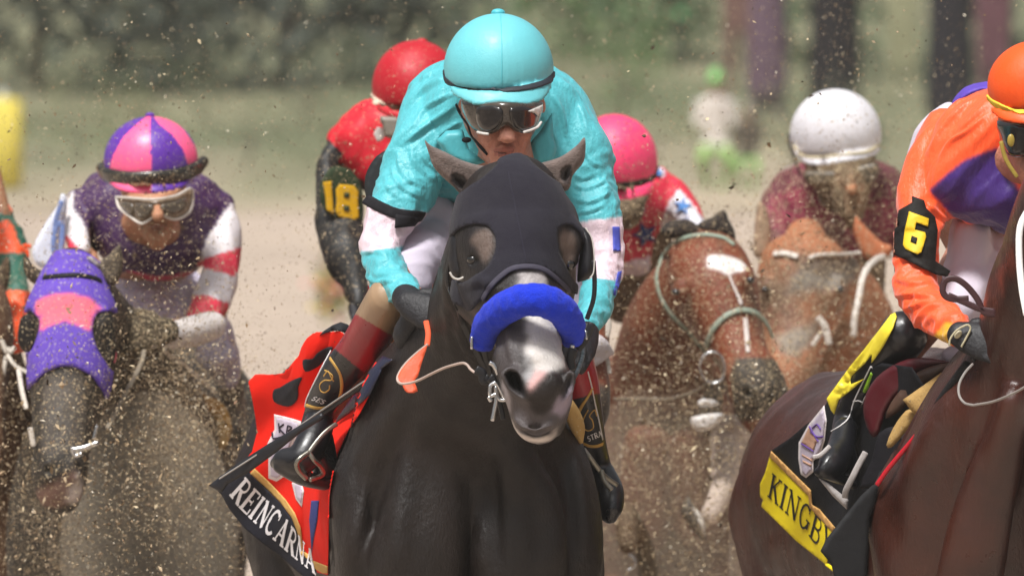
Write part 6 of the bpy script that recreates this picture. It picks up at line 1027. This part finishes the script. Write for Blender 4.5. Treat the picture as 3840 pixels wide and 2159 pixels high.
ear(h9, M('X6', [(285, 10), (335, 60), (365, 200), (360, 330), (330, 410), (245, 400), (245, 250), (260, 100)]), None, 6.25, 6.25, M('X6', [(285, 10)])[0], '#a98d76', m=mudear)
ear(h9, M('X6', [(985, 115), (1030, 170), (1100, 240), (1180, 310), (1240, 330), (1230, 400), (1100, 440), (1040, 410), (1000, 330), (965, 220)]), None, 6.25, 6.25, M('X6', [(985, 115)])[0], '#b06a48', m=mat('chestnut_ear', rough=.9, bump=(90, .4), mud=.25))
eyes(h9, [(2870, 1085, 6.1), (3150, 1085, 6.1)], 16)
# one raised foreleg, pale with a dark hoof
mk('foreleg', remesh([tb([(2730, 1620, 5.6, 70, 70), (2720, 1750, 5.4, 56, 60), (2700, 1850, 5.25, 44, 48), (2665, 1930, 5.2, 40, 42)], 4), tb([(2780, 1620, 5.5, 60, 60), (2800, 1950, 5.5, 70, 70), (2790, 2300, 5.6, 60, 60)], 4)], .009, 2), mat('pale_leg', '#c4b3a6', rough=.85, mud=.3), h9)
mk('hoof', remesh([slab(M('Z8', [(650, 1035), (680, 1060), (740, 1180), (750, 1270), (700, 1240), (640, 1160), (618, 1120)]), 5.2, .03, 20, 12, rnd=2)], .006, 2), hoofm, h9)
mk('hoof_rim', slab(M('Z8', [(680, 1095), (715, 1120), (745, 1190), (738, 1235), (710, 1180)]), 5.15, .012, 8, 9, rnd=2), mat('pale_rim', '#cfc9c0', rough=.6, mud=.1), h9)
q5 = P(3150, 1300, 7.5); r5 = thing('person', 'mud-covered jockey in maroon with a plain white helmet', 'person', tuple(q5), 'jockeys riding in the race')
mf = mat('mud_face_thick', rough=.85, mud=.75)
V, F = remesh([ell(3150, 600, 6.75, 135, 150, 140), tb([(3170, 640, 6.65, 110, 110), (3185, 720, 6.6, 80, 90), (3195, 800, 6.58, 50, 60), (3195, 830, 6.58, 30, 40)], 4), tb([(3190, 660, 6.55, 18, 18), (3195, 710, 6.5, 24, 24)], 3), tb([(3150, 700, 6.9, 90, 90), (3150, 900, 7.1, 170, 110), (3150, 1100, 7.5, 170, 120)], 4), tb([(2930, 760, 7.0, 50, 50), (2920, 950, 6.9, 40, 40), (3000, 1100, 6.6, 30, 30)], 4), tb([(3370, 760, 7.0, 50, 50), (3400, 950, 6.9, 40, 40)], 4)], .009, 2)
mk('body', (V, F), mf, r5, paint(V, F, '#6b4c36', [('#b57a58', M('Z7', [(1400, 720), (1560, 700), (1520, 850), (1470, 900), (1400, 860)]))]))
V, F = remesh([slab(M('Z7', [(1150, 595), (1060, 650), (1000, 720), (965, 800), (990, 900), (1010, 1090), (1200, 1120), (1500, 1120), (1750, 1050), (1790, 850), (1740, 700), (1620, 600), (1400, 560)]), lambda x, y: 7.0+.0000005*(x-3150)**2, .11, 110, 22, .12, rnd=2), tb(sl_(zip(M('Z7', [(1050, 720), (1010, 860), (1040, 1000), (1080, 1120)]), (7.0, 6.95, 6.85, 6.7), (45, 50, 46, 38))), 4)], .01, 3)
V = folds(V, F, .008, 9, (.2, 0, 1), .25, 81); mk('silks', (V, F), mat('mud_maroon', rough=.8, bump=(20, .3), mud=.62, mudc=('#3a2a2a', '#b39a80')), r5, paint(V, F, '#8a2848', [('#c0b4b0', M('Z7', [(1050, 560), (1140, 530), (1150, 600), (1060, 640)]))]))
cut5 = lambda x: M('Z7', [(0, 560)])[0][1]+0*x
h_, BH5 = helmet(r5, (*M('Z7', [(1352, 440)])[0], 6.8, 172, 170, 175), cut5, M('Z7', [(1115, 500), (1200, 560), (1400, 545), (1580, 500), (1590, 545), (1500, 585), (1400, 595), (1300, 612), (1220, 612), (1150, 575)]), mat('helmet_white', '#d6d4d8', rough=.6, mud=.06, bump=(120, .15), mudc=('#8a8070', '#8f8470')), band=M('Z7', [(1125, 500), (1170, 555), (1260, 566), (1400, 550), (1520, 535), (1590, 495)]), bm=mat('band_stained', '#b8ac90', rough=.8, mud=.2), bw=14)
mk('chin_strap', line([q+(6.75,) for q in M('Z7', [(1098, 440), (1105, 520), (1140, 600), (1160, 660)])], 4), blk, r5)
mk('goggles', slab(M('Z7', [(1180, 640), (1300, 640), (1450, 620), (1580, 590), (1570, 680), (1480, 720), (1390, 700), (1280, 730), (1200, 710)]), lambda x, y: 6.58, .012, 12, 10, .05, rnd=2), mat('goggle_muddy_thick', '#3a3228', rough=.4, mud=.7), r5)
# ================================================================ dirt thrown up by the hooves
def dirt():
    rs = np.random.RandomState(11); Ps = []; Ss = []
    def cloud(n, x, y, d, s, smin=.0008, smax=.003):
        """n chips round the place seen at (x, y) and depth d, spread s = (px, px, metres)"""
        X = rs.normal(x, s[0], n); Y = rs.normal(y, s[1], n); Dd = np.clip(rs.normal(d, s[2], n), .9 if x < 1100 or x > 2300 else 1.6, 14)
        Q = P(X, Y, Dd); sz = smin*np.exp(rs.exponential(.42, n)).clip(1, smax/smin)
        if n > 8000:   # clumpy plumes
            g = noi(Q*np.array([1, 1, .55]), 5.5)+.5*noi(Q, 14); k = g > rs.normal(-.02, .22, n); Q, sz = Q[k], sz[k]
        Ps.append(Q); Ss.append(sz)
    cloud(85000, 500, 1900, 3.75, (300, 340, .35)); cloud(40000, 640, 1650, 3.7, (190, 300, .4)); cloud(5000, 420, 1800, 2.6, (260, 360, .5)); cloud(5000, 400, 500, 4.5, (500, 300, 1.2)); cloud(5000, 2300, 300, 5.5, (800, 260, 1.2)); cloud(5000, 300, 1300, 3.2, (330, 380, .7)); cloud(2500, 500, 800, 3.6, (300, 350, .8))
    cloud(70000, 2560, 1850, 5.05, (250, 340, .3)); cloud(20000, 3020, 1200, 5.7, (220, 260, .15)); cloud(12000, 2650, 1500, 3.8, (260, 400, .6)); cloud(12000, 2950, 1300, 4.8, (280, 300, .9)); cloud(7000, 3100, 850, 5.4, (260, 220, .8)); cloud(4000, 2450, 1000, 4.6, (160, 300, .7))
    cloud(3500, 3200, 350, 5.5, (420, 300, 1.2)); cloud(3000, 2700, 400, 6, (500, 320, 1.5)); cloud(2200, 900, 400, 5, (700, 300, 1.5)); cloud(3500, 1250, 500, 5, (900, 420, 1.8)); cloud(1200, 1300, 900, 3.6, (160, 260, .6))
    cloud(200, 700, 500, 1.5, (900, 500, .8), .002, .005); cloud(200, 3100, 400, 2.5, (500, 350, 1.2), .002, .005); cloud(110, 300, 1750, 1.8, (300, 250, .5), .003, .008); cloud(100, 2650, 1500, 3.5, (250, 400, .6), .003, .008)
    cloud(900, 420, 1700, 2.6, (280, 300, .6), .0018, .005); cloud(900, 2600, 1650, 4.2, (260, 380, .6), .0019, .006); cloud(500, 3000, 1100, 5, (240, 260, .6), .0018, .005); cloud(250, 450, 1350, 3.0, (260, 200, .5), .0014, .003)
    p = np.vstack(Ps); s = np.concatenate(Ss); keep = p[:, 2] > .01; p = p[keep]; s = s[keep]; n = len(p)
    # flattened four-sided chips
    a = nrm(rs.normal(size=(n, 3))); b = nrm(np.cross(a, rs.normal(size=(n, 3)))); c = np.cross(a, b)
    el = rs.uniform(1, 2.3, n)*s
    V = np.stack([p-a*el[:, None], p+b*(s*rs.uniform(.6, 1.1, n))[:, None], p+a*(el*rs.uniform(.5, 1, n))[:, None], p-b*(s*rs.uniform(.5, 1, n))[:, None], p+c*(s*.5)[:, None]], 1).reshape(-1, 3)
    T = np.array([0, 1, 4, 1, 2, 4, 2, 3, 4, 3, 0, 4, 2, 1, 0, 3, 2, 0]); F = (np.arange(n)[:, None]*5+T).reshape(-1, 3)
    pal = np.array([hexc(h) for h in ('#a9957a', '#947f63', '#c9b797', '#6d5c49', '#e2d6c0', '#463a2e')]); w = rs.choice(6, n, p=[.3, .25, .15, .17, .04, .09])
    o = mk('flying_dirt', (V, F), mat('dirt_chips', rough=.95, bump=(9, 0), var=.1), None, np.repeat(pal[w], 5, 0), smooth=False)
    tag(o, 'specks and chips of wet dirt thrown up round the horses', 'dirt', kind='stuff')
dirt()
# ================================================================ damp dusty air
def haze():
    x0, x1, y0, y1, z0, z1 = -505, 505, -85, 905, -1.0, 9.0
    V = [(x, y, z) for z in (z0, z1) for y in (y0, y1) for x in (x0, x1)]
    F = [(0, 2, 3, 1), (4, 5, 7, 6), (0, 1, 5, 4), (2, 6, 7, 3), (0, 4, 6, 2), (1, 3, 7, 5)]
    m = bpy.data.materials.new('haze'); m.use_nodes = True; t = m.node_tree; t.nodes.remove(t.nodes['Principled BSDF'])
    v = t.nodes.new('ShaderNodeVolumePrincipled'); v.inputs['Color'].default_value = (.86, .82, .74, 1); v.inputs['Density'].default_value = .0008; v.inputs['Anisotropy'].default_value = .2
    t.links.new(v.outputs[0], t.nodes['Material Output'].inputs['Volume'])
    tag(mk('haze', (V, F), m, smooth=False), 'pale dusty air over the track', 'haze', kind='stuff')
haze()
# dust hanging behind the leading horses: soft rounded clouds
def dust(label, x, y, d, rx, ry, rd, dens):
    m = bpy.data.materials.new('dust'); m.use_nodes = True; t = m.node_tree; t.nodes.remove(t.nodes['Principled BSDF'])
    v = t.nodes.new('ShaderNodeVolumePrincipled'); v.inputs['Color'].default_value = (.88, .74, .57, 1); v.inputs['Density'].default_value = dens
    t.links.new(v.outputs[0], t.nodes['Material Output'].inputs['Volume'])
    tag(mk('dust_cloud', ell(x, y, d, rx, ry, rd), m, sharp=True), label, 'dust', kind='stuff')
dust('brown dust hanging over the chest of the purple-hooded horse', 560, 2060, 3.95, 340, 600, 400, 2.0)
dust('brown dust hanging in front of the chestnut horse', 2540, 2050, 5.58, 470, 640, 300, 1.5)
